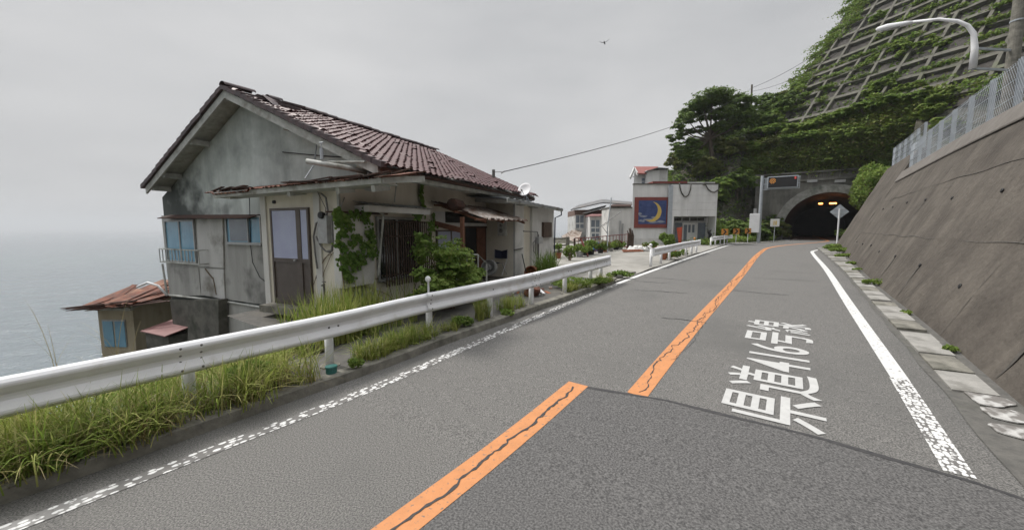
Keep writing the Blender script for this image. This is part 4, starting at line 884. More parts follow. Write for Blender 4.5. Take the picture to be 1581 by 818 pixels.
mb.build('water_stains', 'wallstain', wB)
wA = batwall(29.02, 37.8, 6.3, 'retaining_wall', 'farther and higher end section of the leaning concrete retaining wall near the tunnel')
def fence(s0, s1, zt, Lfun, n, lab, h=1.35):
    root = thing('mesh_fence', lab, 'fence', SL((s0+s1)/2, Lfun((s0+s1)/2), zt), 0, 'galvanised fences on the retaining wall')
    for i in range(n):
        s = s0+(s1-s0)*i/(n-1); c = SL(s, Lfun(s), zt); mb = MB(); 
        a = SL(s-.07, Lfun(s)-.0, zt); b = SL(s+.07, Lfun(s), zt)
        mb.beam(a, a+Vector((0,0,h)), .012, .10, Vector((CT,-ST,0))); mb.beam(b, b+Vector((0,0,h)), .012, .10, Vector((CT,-ST,0))); mb.beam(c, c+Vector((0,0,h)), .15, .012, Vector((CT,-ST,0)))
        mb.build('post', 'galv', root)
    mb = MB()
    for z in (.08, h*.35, h*.68, h-.05): mb.tube([SL(s0, Lfun(s0)-.06, zt+z), SL((s0+s1)/2, Lfun((s0+s1)/2)-.06, zt+z), SL(s1, Lfun(s1)-.06, zt+z)], .012, 5)
    st = .13; k = int((s1-s0)/st)
    for i in range(k):
        for sg in (1,-1):
            a = s0+i*st; b = a+sg*h*.8
            t = 1.0
            if b > s1: t = (s1-a)/(b-a)
            if b < s0: t = (s0-a)/(b-a)
            if t <= 0: continue
            mb.tube([SL(a, Lfun(a)-.05, zt+.06), SL(a+(b-a)*t, Lfun(a+(b-a)*t)-.05, zt+.06+(h-.1)*t)], .0035, 3, cap=False)
    mb.build('wire_mesh', 'galv', root)
topL = lambda zt: (lambda s: wbase(s)+BAT*(zt-G(s))+.22)
fence(-4, 28.6, 5.13, topL(5.13), 19, 'galvanised mesh fence on top of the near retaining wall beside the utility pole')
fence(29.4, 37.4, 6.3, topL(6.3), 6, 'galvanised mesh fence on the farther higher wall section')
# ================================================================ UTILITY POLE AND STREET LAMP
pb = Vector((16.4, 13.1, 4.2)); q = ray(1530, 0); k = 13.2/q.y; ptop = Vector((q.x*k, 13.2, 0))
up = thing('utility_pole', 'tall round concrete utility pole behind the mesh fence at the right', 'utility pole', pb)
mb = MB(); mb.tube([pb, pb+Vector((0,0,4)), pb+Vector((0,0,11))], [.17,.155,.13], 18); mb.build('shaft', 'kerb', up, smooth=False)
for z in (4.6, 5.4, 6.1): mb = MB(); mb.lathe(pb+Vector((0,0,z)), [(.158,0),(.17,.005),(.17,.045),(.158,.05)], 16); mb.build('band', 'galv', up)
mb = MB(); mb.beam(pb+Vector((-.7,.5,8.4)), pb+Vector((.7,-.5,8.4)), .08, .1); mb.build('crossarm', 'galv', up)
lp = Vector((15.55, 13.0, 0)); 
pts = [(1502,106),(1505,75),(1503,52),(1494,40),(1478,33),(1450,30),(1410,34)]
W_ = []
for i, (px, py) in enumerate(pts):
    Y = 12.95+(.0,0,.03,.10,.22,.55,1.05)[i]; W_.append(atY(px, py, Y))
lm = thing('street_lamp', 'pale curved-arm street lamp fixed to the utility pole and reaching over the road', 'street lamp', W_[0])
mb = MB(); mb.tube(W_, [.095,.085,.07,.06,.052,.045,.038], 12); mb.build('arm', 'rail', lm, smooth=True)
h0 = atY(1412,34,14.0); h1 = atY(1352,46,14.75); dd = (h1-h0)
mb = MB(); mb.tube([h0, h0+dd*.25, h0+dd*.7, h0+dd*.95, h1], [.04,.08,.11,.07,.02], 12); mb.build('lamp_head', 'rail', lm, smooth=True)
mb = MB(); mb.tube([h0+dd*.35+Vector((0,0,-.05)), h0+dd*.85+Vector((0,0,-.06))], [.07,.06], 10); mb.build('lamp_glass', 'alu', lm, smooth=True)
mb = MB()
for i in (0,1): mb.beam(W_[i], Vector((pb.x,pb.y,W_[i].z)), .06, .06)
mb.build('bracket', 'galv', lm)
# ================================================================ TUNNEL
pc = gp(1276, 371.0); sP, LP = 60.0, 3.9
AZ = R(37.5); pd = Vector((sin(AZ),cos(AZ),0)); pr_ = Vector((cos(AZ),-sin(AZ),0))
PC = atY(1276, 371, 47.0); PC.z = G(60)
PT = Matrix.Translation(PC)@Matrix.Rotation(-AZ, 4, 'Z')     # local x right, y into the hill, z up
topz = inframe(PT,1276,297,1,0).z; wl = inframe(PT,1209,350,1,0).x; print('portal', PC, toSL(PC.x,PC.y), 'crown', topz, 'left', wl, 'top', inframe(PT,1250,266,1,0), inframe(PT,1167,300,1,0))
RW = -wl; CR = topz; sp_ = CR-RW*.92 if CR > RW*.92 else 1.2; sp_ = max(1.4, CR-RW)
def arch(r, n=28, sp=sp_, base=-.3, k=1.0):
    h = CR-sp+(r-RW); return [(-r*1.0,base)]+[(-r*cos(pi*i/n), sp+h*sin(pi*i/n)) for i in range(n+1)]+[(r,base)]
tun = thing('tunnel', 'old road tunnel with a stained concrete portal, stone arch ring and dark bore', 'tunnel', PC, -AZ)
pt_ = inframe(PT,1250,267,1,0).z; xl = inframe(PT,1166,300,1,0).x; xr = 9.5; pl = PT.inverted()
def ringface(mb, a, b, y):
    n = len(a); mb.add([(x,y,z) for x,z in a]+[(x,y,z) for x,z in b], [(i,i+1,n+i+1,n+i) for i in range(n-1)])
mb = MB(PT); A = arch(RW)
outer = [(xl,-.3)]
n_ = len(A)
for i in range(1, n_-1):
    x, z = A[i]; t = (i-1)/(n_-3); ox = xl+(xr-xl)*min(1,max(0,(t-.15)/.7)); oz = pt_ if .15 <= t <= .85 else None
    if t < .15: outer.append((xl, sp_+(pt_-sp_)*t/.15))
    elif t > .85: outer.append((xr, sp_+(pt_-sp_)*(1-t)/.15))
    else: outer.append((ox, pt_))
outer.append((xr,-.3)); ringface(mb, A, outer, 0); ringface(mb, outer, outer, 0)
mb.add([(x,y,z) for y in (0,1.0) for x,z in outer], [(i,i+1,n_+i+1,n_+i) for i in range(n_-1)]); mb.build('portal_wall', 'conc', tun)
mb = MB(PT); a_ = arch(RW); b_ = arch(RW+.95); n1 = len(a_)
P = [[(x,-.14,z) for x,z in a_],[(x,-.14,z) for x,z in b_],[(x,.01,z) for x,z in b_]]; mb.grid(P); mb.grid([[(x,-.14,z) for x,z in a_],[(x,.3,z) for x,z in a_]]); mb.build('arch_ring', 'archstone', tun)
mb = MB(PT); mb.box((xl-.1,-.22,pt_-1.0),(xr,-.0,pt_-.75)); mb.box((xl-.15,-.35,pt_-.02),(xr,.6,pt_+.18)); mb.build('cornice', 'conc', tun)
mb = MB(PT); P = []
for y in (.3, 8, 20, 45): P.append([(x,y,z) for x,z in arch(RW)])
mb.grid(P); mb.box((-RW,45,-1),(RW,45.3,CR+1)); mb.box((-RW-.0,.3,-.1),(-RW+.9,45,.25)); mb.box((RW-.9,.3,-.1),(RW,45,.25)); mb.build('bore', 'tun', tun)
# name panel (recessed frame with worn characters)
f0 = inframe(PT,1248,270,1,-.05); f1 = inframe(PT,1297,275,1,-.05); f0x, f1x = f0.x, f1.x; zc_ = inframe(PT,1272,270.5,1,-.05).z
mb = MB(PT); hh = .42
mb.box((f0x,-.06,zc_-hh),(f1x,0,zc_-hh+.07)); mb.box((f0x,-.06,zc_+hh-.07),(f1x,0,zc_+hh)); mb.box((f0x,-.06,zc_-hh),(f0x+.07,0,zc_+hh)); mb.box((f1x-.07,-.06,zc_-hh),(f1x,0,zc_+hh)); npn = mb.build('name_panel', 'archstone', tun)
vs, fs = text_mesh('當目隧道', .62); k_ = (f1x-f0x)*.86/(max(v.x for v in vs)-min(v.x for v in vs)); mb = MB(PT); mb.add([((f0x+f1x)/2+v.x*k_,-.012,zc_+v.y) for v in vs], fs); mb.build('carved_name', 'block', npn, recalc=False)
for px in (1254, 1297):
    a = inframe(PT,px,279.5,1,-.25); mb = MB(PT); mb.box((a.x-.5,-.30,a.z-.16),(a.x+.5,-.22,a.z+.16)); mb.build('plate', 'alu', tun)
# tunnel lamps
M['sodium'] = glow('sodium_lamp', (1,.30,.06), 9)
for (px,py,Y,w_,lab) in ((1286,314,50.5,.36,'larger glowing orange lamp on the tunnel ceiling nearest the mouth'),(1267,314.5,57,.24,'smaller glowing orange lamp deeper in the tunnel')):
    p = atY(px,py,Y); mb = MB(); mb.beam(p-pr_*w_, p+pr_*w_, .3, .16); tag(mb.build('tunnel_lamp', 'sodium', bevel=.04), lab, 'lamp', 'glowing tunnel ceiling lamps')
    ld = bpy.data.lights.new('tunnel_lamp_light', 'POINT'); ld.energy = 8; ld.color = (1,.4,.1); ld.shadow_soft_size = .3; lo = bpy.data.objects.new('tunnel_lamp_light', ld); COL.objects.link(lo); lo.location = p-Vector((0,0,.35))
# diamond sign seen from behind
p = atY(1296,327,37.5); ds = thing('diamond_sign', 'grey back of a diamond road sign on a white post before the tunnel mouth', 'road sign', (p.x,p.y,.6), -.62)
T = WM[ds.name]; z = p.z-.6; mb = MB(T); mb.prism([(-.72,.0,z),(0,.0,z-.72),(.72,.0,z),(0,.0,z+.72)], (0,.03,0)); mb.build('sign_board', 'galv', ds)
mb = MB(T); mb.tube([(0,-.05,-.5),(0,-.05,z+.3)], .07, 10); mb.build('post', 'rail', ds)
mb = MB(T); mb.box((-.45,-.03,z+.2),(.45,-.0,z+.26)); mb.box((-.45,-.03,z-.26),(.45,-.0,z-.2)); mb.build('stiffener', 'alu', ds)
# small notice on a post
p = atY(1196.5,344,42.5); g0 = gp(1194,369); ns_ = thing('notice_sign', 'small square white notice board on a thin post left of the tunnel mouth', 'sign', (p.x,p.y,.65), -.62)
T = WM[ns_.name]; z = p.z-.65; mb = MB(T); mb.box((-.42,-.04,z-.42),(.42,0,z+.42)); mb.build('board', 'signwhite', ns_, bevel=.01)
mb = MB(T); mb.tube([(0,.03,-.2),(0,.03,z)], .035); mb.build('post', 'galv', ns_)
mb = MB(T); mb.box((-.13,-.047,z-.25),(-.04,-.04,z+.22)); mb.box((.04,-.047,z-.25),(.16,-.04,z+.22)); mb.build('writing', 'yel', ns_)
# information gantry with electronic board
g0 = atY(1171,372,39.5); mg = thing('message_gantry', 'pale steel gantry with a dark electronic message board and control box left of the tunnel', 'sign gantry', (g0.x,g0.y,.5), -.62)
T = WM[mg.name]; zt_ = inframe(T,1174,275,1,0).z
mb = MB(T); mb.tube([(0,0,-.3),(0,0,zt_+.2)], [.17,.14], 14); mb.build('mast', 'galv', mg, smooth=False)
b0 = inframe(T,1187,276,1,-.1); b1 = inframe(T,1230,290,1,-.1); zb0, zb1 = inframe(T,1200,291,1,-.1).z, inframe(T,1200,273,1,-.1).z
mb = MB(T)
for z in (zb0-.05, zb1-.1, (zb0+zb1)/2-.1): mb.beam((0,0,z),(b1.x+.25,0,z),.08,.08)
for i in range(5): x = .25+i*(b0.x-.3)/4; mb.beam((x,0,zb0),(x,0,zb1-.1),.04,.04,(1,0,0))
mb.beam((b1.x+.2,0,zb0),(b1.x+.2,0,zb1),.06,.06,(1,0,0)); mb.build('truss', 'galv', mg)
mb = MB(T); mb.box((b0.x-.1,-.45,zb0),(b1.x+.1,-.05,zb1)); mb.build('board_frame', 'galv', mg, bevel=.02)
mb = MB(T); mb.box((b0.x,-.47,zb0+.08),(b1.x,-.45,zb1-.08)); brd = mb.build('screen', 'black', mg)
M['amber'] = glow('amber_pixels', (.7,.30,.06), .3); M['redled'] = glow('red_pixels', (.5,.06,.05), .2)
mb = MB(T); c_ = (b0.x+.35, zb1-.42)
for i in range(-3,4):
    for j in range(-3,4):
        if i*i+j*j < 11 and (i+j)%2 == 0: mb.box((c_[0]+i*.075-.03,-.478,c_[1]+j*.075-.03),(c_[0]+i*.075+.03,-.471,c_[1]+j*.075+.03))
mb.build('amber_symbol', 'amber', brd)
mb = MB(T); mb.box((b1.x-.22,-.478,zb1-.35),(b1.x-.08,-.471,zb1-.12)); mb.build('red_symbol', 'redled', brd)
c0 = inframe(T,1158,330,1,-.3); c1 = inframe(T,1172,359,1,-.3); mb = MB(T); mb.box((c0.x,-.5,c1.z),(c1.x,-.1,c0.z)); mb.build('control_box', 'rail', mg, bevel=.03)
mb = MB(T); mb.box((c0.x+.3,-.4,c0.z),(c0.x+.55,-.15,c0.z+.5)); mb.build('relay_box', 'alu', mg)
# ================================================================ THE WHITE BUILDING WITH THE MOON
YM = 35.2
BT = Matrix.Translation((atY(977,300,YM).x, YM, .6))
def BP(px, py, y=0): p = inframe(BT, px, py, 1, y); return p.x, p.z
mb_ = thing('moon_building', 'white flat-roofed building with a crescent moon painting in a dark red frame', 'building', BT.translation)
def bb(a, b, y0, y1, name, m, parent=mb_, **k):
    (x0,z1),(x1,z0) = BP(*a, y0), BP(*b, y0); mb = MB(BT); mb.box((min(x0,x1),y0,min(z0,z1)),(max(x0,x1),y1,max(z0,z1))); return mb.build(name, m, parent, **k)
xr_, zt_ = BP(1107, 285); xm, _ = BP(1036, 285); dx0, dzt = BP(1039, 334); dx1, _ = BP(1103, 334); dxe, _ = BP(1088,340)
SLN = 2.6; mb = MB(BT); mb.prism([(0,0,-.8),(xm,0,-.8),(xm,7.5,-.8),(SLN,7.5,-.8)],(0,0,zt_+.8)); mb.build('left_block', 'white', mb_)
mb = MB(BT); xf = BP(1036,285,-.25)[0]
mb.box((xm,-.2,dzt),(xr_,7.5,zt_-.02)); mb.box((xm,-.2,-.8),(dx0,7.5,dzt)); mb.box((dx1,-.2,-.8),(xr_,7.5,dzt)); mb.box((dx0,1.1,-.8),(dx1,1.4,dzt)); mb.build('right_block', 'white', mb_)
mb = MB(BT)
for py in (291,302,313,324): z = BP(1070,py)[1]; mb.box((xm,-.207,z-.015),(xr_,-.199,z+.015))
for px in (1061,): x = BP(px,300)[0]; mb.box((x-.012,-.206,dzt),(x+.012,-.199,zt_-.1))
for py in (345,355): z = BP(1070,py)[1]; mb.box((dx1,-.207,z-.012),(xr_,-.199,z+.012))
mb.build('wall_joints', 'white_s', mb_)
mb = MB(BT); mb.prism([(-.06,-.06,zt_),(xr_+.06,-.26,zt_),(xr_+.06,7.5,zt_),(SLN-.04,7.55,zt_)],(0,0,.09)); mb.build('roof_edge', 'block', mb_)
bb((1008,280),(1061,286), .8, 3, 'rooftop_panel', 'red'); bb((1061,281),(1104,286), .9, 3, 'rooftop_box', 'panel_lt')
bb((980,368),(1030,380), -.04, 0, 'wall_foot', 'white_s')
bb((1033,286),(1036,376), -.30, -.2, 'downpipe', 'galv')
fr = bb((980.5,304.5),(1034,352), -.10, -.0, 'picture_frame', 'red', bevel=.01)
pn = bb((986.5,309.5),(1028,346), -.115, -.10, 'moon_painting', 'muralblue', parent=fr)
# crescent: two arcs
def crescent(cx, cz, r, m0, m1, off, y, th=.006):
    a = []; n = 26
    for i in range(n+1): t = m0+(m1-m0)*i/n; a.append((cx+r*cos(t), cz+r*sin(t)))
    b = []
    for i in range(n+1): t = m1+(m0-m1)*i/n; w_ = sin(pi*i/n)*off; b.append((cx+(r-w_)*cos(t), cz+(r-w_)*sin(t)))
    return [(x,y,z) for x,z in a+b[1:-1]]
cx, cz = BP(1006,327,-.12); r_ = BP(1021,327,-.12)[0]-cx; mb = MB(BT); mb.prism(crescent(cx, cz, r_*1.02, R(85), R(-128), r_*.42, -.121), (0,.006,0)); mb.build('crescent_moon', 'yel', pn)
mb = MB(BT); rr = random.Random(4)
for (px,py,w_,h_) in ((993,334,6,1.6),(1001,339,9,1.8),(1012,336,7,1.4),(991,341,5,1.6),(1020,342,6,1.6),(1009,343,7,1.2),(988,330,3,1.6)):
    x, z = BP(px,py,-.12); sx = w_*YM/F; sz = h_*YM/F; mb.prism([(x+sx*cos(t)*(1+.2*sin(3*t+px)),-.119,z+sz*sin(t)*(1+.3*cos(2*t+py))) for t in [2*pi*i/16 for i in range(16)]], (0,.003,0))
mb.build('painted_clouds', 'muralcloud', pn)
# entrance: transom, doors, dark windows
bb((1041,334),(1088,376), .95, 1.08, 'entrance_frame', 'alu')
for a, b in (((1042,336),(1052,341)),((1054,336),(1064,341)),((1066,336),(1076,341)),((1077,336),(1087,341))): bb(a, b, .93, .95, 'transom_pane', 'glass_d')
bb((1078,344),(1088,374), .92, .95, 'side_pane', 'glass_g'); bb((1043,344),(1052,374), .92, .95, 'side_pane', 'glass_g')
d_ = bb((1054,344),(1076,375), .84, .95, 'door', 'white')
for a, b in (((1056,347),(1060,372)),((1063,347),(1066,359)),((1069,347),(1072,359))): bb(a, b, .825, .84, 'door_glass', 'glass_g', parent=d_)
def hose(pts, lab, i):
    mb = MB(BT); P = [(BP(px,py,-.28)[0],-.28,BP(px,py,-.28)[1]) for px,py in pts]; mb.tube(P, .055, 7); tag(mb.build('hanging_hose', 'block', smooth=True), lab, 'hose')
hose([(1049,282),(1050,290),(1052,297),(1056,303),(1059,304),(1063,301),(1066,293),(1067,284)], 'dark hose hanging in a deep loop over the white facade', 0)
hose([(1085,285),(1090,286),(1093,292),(1098,296),(1103,297),(1108,294),(1111,290)], 'dark hose hanging in a shallow loop at the right corner of the roof', 1)
mb = MB(BT); a = BP(1045,352,-.5); b = BP(1053,375,-.5); mb.prism([(a[0],-.5,a[1]),(b[0],-.45,a[1]+.1),(b[0]-.1,-.6,b[1]),(a[0]+.15,-.7,b[1])], (0,.06,0)); tag(mb.build('red_board', 'orange_red'), 'orange-red board leaning beside the doors of the moon building', 'board')
bd = BP(1096,352,-.6); root = thing('dark_figurine', 'small dark potted ornament standing by the right corner of the moon building', 'ornament', BT@Vector((bd[0],-.6,0)))
p = WM[root.name].translation; z0 = gp(1096,375).z
mb = MB(); mb.lathe((p.x,p.y,z0), [(.14,0),(.2,.35),(.22,.4),(.0,.4)], 12); mb.build('pot', 'terra', root)
mb = MB(); mb.tube([(p.x,p.y,z0+.35),(p.x+.05,p.y,z0+.9),(p.x-.1,p.y,z0+1.15),(p.x+.15,p.y,z0+1.35)], [.09,.12,.14,.04], 7); mb.tube([(p.x-.2,p.y,z0+1.3),(p.x+.2,p.y,z0+.9)], .05, 6); mb.build('figure', 'black', root)
# ================================================================ HOUSES BEHIND THE LOT
def gbox(Y, a, b, y1, base=None): # box in world between pixels a (top-left) and b (bottom-right) at depth Y
    p, q = atY(*a, Y), atY(*b, Y); mb = MB(); mb.box((min(p.x,q.x),Y,min(p.z,q.z)),(max(p.x,q.x),Y+y1,max(p.z,q.z))); return mb
def slab(Y, pts, dy, th, dz=0):
    P = [atY(*p, Y) for p in pts]; mb = MB(); mb.prism(P, (0,dy,dz)); return mb
def winset(root, Y, x0, x1, y0, y1, n, frame='white', glass='glass_g'):
    wn = gbox(Y-.06, (x0,y0), (x1,y1), .06).build('window', frame, root); wd = (x1-x0)/n
    for k in range(n):
        for (ya, yb) in ((y0+.8, y0+(y1-y0)*.58), (y0+(y1-y0)*.66, y1-.8)): gbox(Y-.08, (x0+k*wd+.9,ya), (x0+(k+1)*wd-.4,yb), .02).build('pane', glass, wn)
c = atY(905,370,45); h1 = thing('seaside_house', 'brown-walled house with grey sheet roofs and white windows on the sea side of the lot', 'house', (c.x,c.y,-1))
gbox(45,(888,324),(929,333),6).build('upper_wall', 'brick', h1); gbox(45,(888,333),(929,380),6).build('wall', 'panel_lt', h1)
winset(h1, 45, 888.5, 901.5, 332, 353, 2)
winset(h1, 45, 904, 911, 336, 352, 1)
mb = MB(); P = [atY(881,325,44.3),atY(930,314,44.3),atY(976,317,47),atY(976,313,52),atY(930,309,52),atY(893,318,50)]; mb.prism([P[0],P[1],P[4],P[5]], (0,0,.12)); mb.prism([P[1],P[2],P[3],P[4]], (0,0,.12)); mb.build('roof', 'grroof', h1)
mb = MB(); mb.prism([atY(899,331,43.8),atY(932,322,43.8),atY(936,318,48),atY(905,326,48)], (0,0,.1)); mb.build('lower_roof', 'grroof', h1)
mb = MB(); mb.prism([atY(867,366,42.5),atY(884,356,45),atY(899,358,45),atY(894,372,41.5),atY(878,376,41.5)], (0,0,.1)); mb.build('porch_roof', 'corr', h1)
gbox(44.2,(880,368),(897,388),2).build('porch_wall', 'block', h1)
c = atY(925,370,42.5); h2 = thing('white_annex_house', 'white house with tall windows and a low pink metal roof beside the brown railing', 'house', (c.x,c.y,-1))
gbox(42.5,(911,334),(948,384),6).build('wall', 'white', h2)
winset(h2, 42.5, 912, 926, 339, 359, 2); winset(h2, 42.5, 935, 946.5, 338, 358, 2); winset(h2, 42.5, 913, 925, 360, 369, 2)
mb = MB(); mb.prism([atY(903,335,42.0),atY(940,334,42.0),atY(938,328.5,46),atY(926,328,46)], (0,0,.1)); mb.build('roof', 'pinkroof', h2)
gbox(42.2,(934,329),(941,335),.6).build('vent_box', 'white', h2)
c = atY(960,370,40); h3 = thing('white_side_building', 'plain white plastered building between the tall windows and the moon painting', 'building', (c.x,c.y,-1))
gbox(35.4,(941,321),(977.5,384),3).build('wall', 'white_s', h3); gbox(35.3,(940.5,319.5),(977.5,321.5),3.2).build('roof_edge', 'block', h3)
mb = MB(); mb.prism([atY(941,319.5,35.6),atY(975,319.5,35.6),atY(975,317,38.5),atY(946,317,38.5)], (0,0,.1)); mb.build('roof', 'rust_dk', h3)
for px,py in ((957,341),(961,345)): gbox(35.25,(px,py),(px+1,384),.1).build('pipe', 'alu', h3)
c = atY(1000,280,50); h4 = thing('red_roofed_house', 'white house with a red tiled roof showing above the moon building', 'house', (c.x,c.y,3))
p = [atY(*q,50) for q in ((979,266),(979,300),(1018,300),(1018,266),(985,260))]; mb = MB(); q0, q3 = p[0].x, p[3].x; mb.prism([(q0,50,p[1].z-4),(q3,50,p[1].z-4),(q3*1.12,56,p[1].z-4),(q0*1.13,56,p[1].z-4)],(0,0,p[0].z-p[1].z+4)); mb.build('wall', 'white', h4)
mb = MB(); a,b,c,d = atY(973,274,49.3),atY(979,259,51.5),atY(1016,259,51.5),atY(1014,270,49.3); mb.prism([atY(984,269,49.3),b,c,d],(0,0,.15)); mb.build('roof', 'redroof', h4)
mb = MB(); mb.beam(atY(973,275,49.4), atY(979.5,260,50.2), .12,.35); mb.beam(atY(979.5,260,50.2), atY(985,270,49.4), .12,.3); mb.build('barge_board', 'white', h4)
gbox(49.2,(999,263),(1017,300),5).build('side_wing', 'white', h4)
p0, p1 = atY(1017,262,49.2), atY(1030,300,49.2); mb = MB(); mb.box((p0.x,49.25,p1.z),(p1.x,54,p0.z)); mb.build('rear_wing', 'panel_lt', h4)
mb = MB(); mb.prism([atY(998,264,48.8),atY(1016,258.5,48.8),atY(1033,259.5,48.8),atY(1033,260.5,48.8),atY(1016,260,48.8),atY(998,265.5,48.8)], (0,5.5,0)); mb.build('wing_roof', 'grroof', h4)
winset(h4, 50, 990, 997, 274, 284, 1)
# ================================================================ LOT FURNITURE
# brown railing
pts = [(887,395),(915,390.5),(945,386),(969,383)]; B_ = [gp(px,py,.03) for px,py in pts]; tops = [(887,368),(915,366.5),(945,363.5),(969,361.5)]
rl = thing('brown_railing', 'rusty brown metal railing along the far seaward side of the concrete lot', 'railing', B_[0])
T_ = [atY(tx,ty,b.y) for (tx,ty),b in zip(tops,B_)]
mb = MB(); 
for i in range(3): mb.beam(T_[i],T_[i+1],.05,.05); mb.beam(B_[i].lerp(T_[i],.5),B_[i+1].lerp(T_[i+1],.5),.03,.03) if i else None; mb.beam(B_[i].lerp(T_[i],.12),B_[i+1].lerp(T_[i+1],.12),.04,.04)
mb.build('rails', 'red', rl)
for i in range(17):
    t = i/16*3; k = min(2,int(t)); f = t-k; mb = MB(); mb.beam(B_[k].lerp(B_[k+1],f), T_[k].lerp(T_[k+1],f), .035,.035,(1,0,0)); mb.build('baluster', 'red', rl)
mb = MB(); mb.beam(atY(897,369,B_[0].y), gp(908,396,.03), .07,.07); mb.beam(atY(957,371,B_[2].y),gp(969,384,.03),.05,.05); mb.build('braces', 'red', rl)
mb = MB(); mb.beam(B_[0],T_[0],.10,.10,(1,0,0)); mb.build('end_post', 'wood_d', rl)
mb = MB(); a = gp(972,383,.03); 
for k in range(4): mb.tube([a+Vector((.12*k-.15,0,0)), a+Vector((.12*k-.1,.02,1.0+.25*sin(k*2))), a+Vector((.12*k-.2,.0,1.35+.2*sin(k)))], [.09,.07,.03], 6)
tag(mb.build('dead_stump', 'wood_d'), 'dark tangle of dead stems at the end of the brown railing', 'stump')
# concrete balustrade by the house
pts = [(851,399),(876,396)]; b0, b1 = gp(*pts[0],.03), gp(*pts[1],.03); ht = 1.05
cf = thing('concrete_fence', 'weathered concrete post-and-rail fence just beyond the derelict house extension', 'fence', b0)
b0 = b0+(b0-b1)*1.1
mb = MB()
for z in (ht, .66, .3): mb.beam(b0+Vector((0,0,z)), b1+Vector((0,0,z)), .07, .09)
mb.build('rails', 'kerb', cf)
for f in (0,.52,1.0): mb = MB(); p = b0.lerp(b1,f); mb.beam(p-Vector((0,0,.3)), p+Vector((0,0,ht+.08)), .2, .2, (1,0,0)); mb.build('post', 'kerb', cf, bevel=.01)
# antenna
a = gp(941,391,.03); an = thing('tv_antenna', 'old television antenna tilted on a thin pole behind the brown railing', 'antenna', a); 
mb = MB(); mb.tube([a+Vector((0,.5,0)), atY(938,352,a.y+.5), atY(944,305,a.y+.5)], .035, 8); mb.build('pole', 'galv', an)
p, q = atY(923,353,a.y+.4), atY(958,328,a.y+.9); mb = MB(); mb.tube([p,q], .02); 
for i in range(11): c = p.lerp(q, i/10); e = Vector((.15,.5,.1))*(1.0 if i < 9 else 1.2)*(.7+.05*i); mb.tube([c-e,c+e], .008, 4)
mb.tube([atY(940,343,a.y+.5), atY(930,350,a.y+.45), atY(939,362,a.y+.5)], .018); mb.build('elements', 'bolt', an)
def pot(p, r, h, m, lab, cat='pot', name='flower_pot'):
    mb = MB(); mb.lathe(p, [(r*.7,0),(r,h*.92),(r*1.08,h*.93),(r*1.08,h),(r*.9,h),(r*.85,h*.8),(0,h*.8)], 14); return tag(mb.build(name, m, smooth=False), lab, cat)
def bush(name, lab, c, rx, ry, rz_, n, size, m, cat='plant', stems=6, zoff=0, group=None):
    c = Vector(c); root = thing(name, lab, cat, c, 0, group)
    k = max(5, int(n/260)); P = []
    for i in range(k):
        d = nrs.normal(size=3); d /= np.linalg.norm(d); d[2] = abs(d[2])*.9-.05; o = np.array([rx,ry,rz_])*d*.62+np.array([0,0,rz_*.55])
        rr_ = (.32+.2*nrs.rand())*np.array([rx,ry,rz_]); v = nrs.normal(size=(n//k,3)); v /= np.linalg.norm(v,axis=1)[:,None]; v *= (.55+.45*nrs.rand(n//k)**.5)[:,None]; P.append(o+v*rr_)
    P = np.concatenate(P); P[:,2] = np.abs(P[:,2]); P += np.array(c)+np.array([0,0,zoff])
    V, Fc = leaves(len(P), P, size); npmesh('foliage', V, Fc, m, root)
    if stems:
        mb = MB()
        for i in range(stems): a = nrs.rand()*6.28; e = .55*nrs.rand()+.2; mb.tube([c+Vector((.06*cos(a),.06*sin(a),-.05)), c+Vector((rx*e*.5*cos(a),ry*e*.5*sin(a),rz_*.5+zoff)), c+Vector((rx*e*cos(a),ry*e*sin(a),rz_*1.0+zoff))], [.02*rz_+.008,.014*rz_+.004,.004], 5)
        mb.build('stems', 'stem', root)
    return root
specs = [(895,396,.22,.28,'alu','leaf2','leafy plant in a grey pot left of the diagonal brace'),(903,394,.2,.26,'black','leaf3','yellow-green plant in a black pot by the railing'),
 (911,393,.3,.3,'black','leaf2','large round green plant in a dark tub beside the blue bucket'),(927,391,.2,.24,'black','leaf1','dark plant in a black pot right of the blue bucket'),
 (934,389,.22,.22,'terra','leaf4','olive plant in a small terracotta pot'),(942,387.5,.22,.22,'alu','leaf3','pale green plant in a grey pot near the antenna'),(951,386,.24,.24,'black','leaf4','bushy olive plant toward the right end of the railing'),(958,385,.2,.2,'white','leaf2','small plant in a white pot at the right end of the row')]
for px, py, r_, h_, m, lf, lab in specs:
    p = gp(px,py,.04); pt0 = pot(p, r_, h_, m, 'pot of the '+lab.split(' in ')[0]+' near the brown railing' if False else {'alu':'grey','black':'black','terra':'terracotta','white':'white'}[m]+' pot under the '+lab.split(' in ')[0].split(' toward')[0])
    bush('potted_plant', lab, (p.x,p.y,p.z+h_*.55), r_*2.3, r_*1.6, r_*1.7, 420, .07, lf, stems=0)
p = gp(918,388,.04); mb = MB(); mb.lathe(p, [(.2,0),(.3,.55),(.34,.56),(.34,.6),(.28,.6),(.2,.1),(0,.08)], 16); tag(mb.build('blue_bucket', 'bluep', smooth=False), 'bright blue plastic bucket among the potted plants', 'bucket')
p = gp(926,387,.04); mb = MB(); mb.lathe(p, [(.24,0),(.28,.45),(.24,.5),(0,.5)], 12); tag(mb.build('black_drum', 'black'), 'black plastic drum just right of the blue bucket', 'drum')
p = gp(989,388,.03); mb = MB(); rr = random.Random(2)
for i in range(5): mb.lathe(p+Vector((.3*i-.6,rr.uniform(-.1,.1),-.02)), [(.2,0),(.28+rr.uniform(-.05,.05),.12),(.2,.3+rr.uniform(-.08,.1)),(.03,.4)], 9, (rr.uniform(-.3,.3),0,1))
tag(mb.build('white_bags', 'white'), 'crumpled white bags on the concrete left of the moon building foot', 'bags')
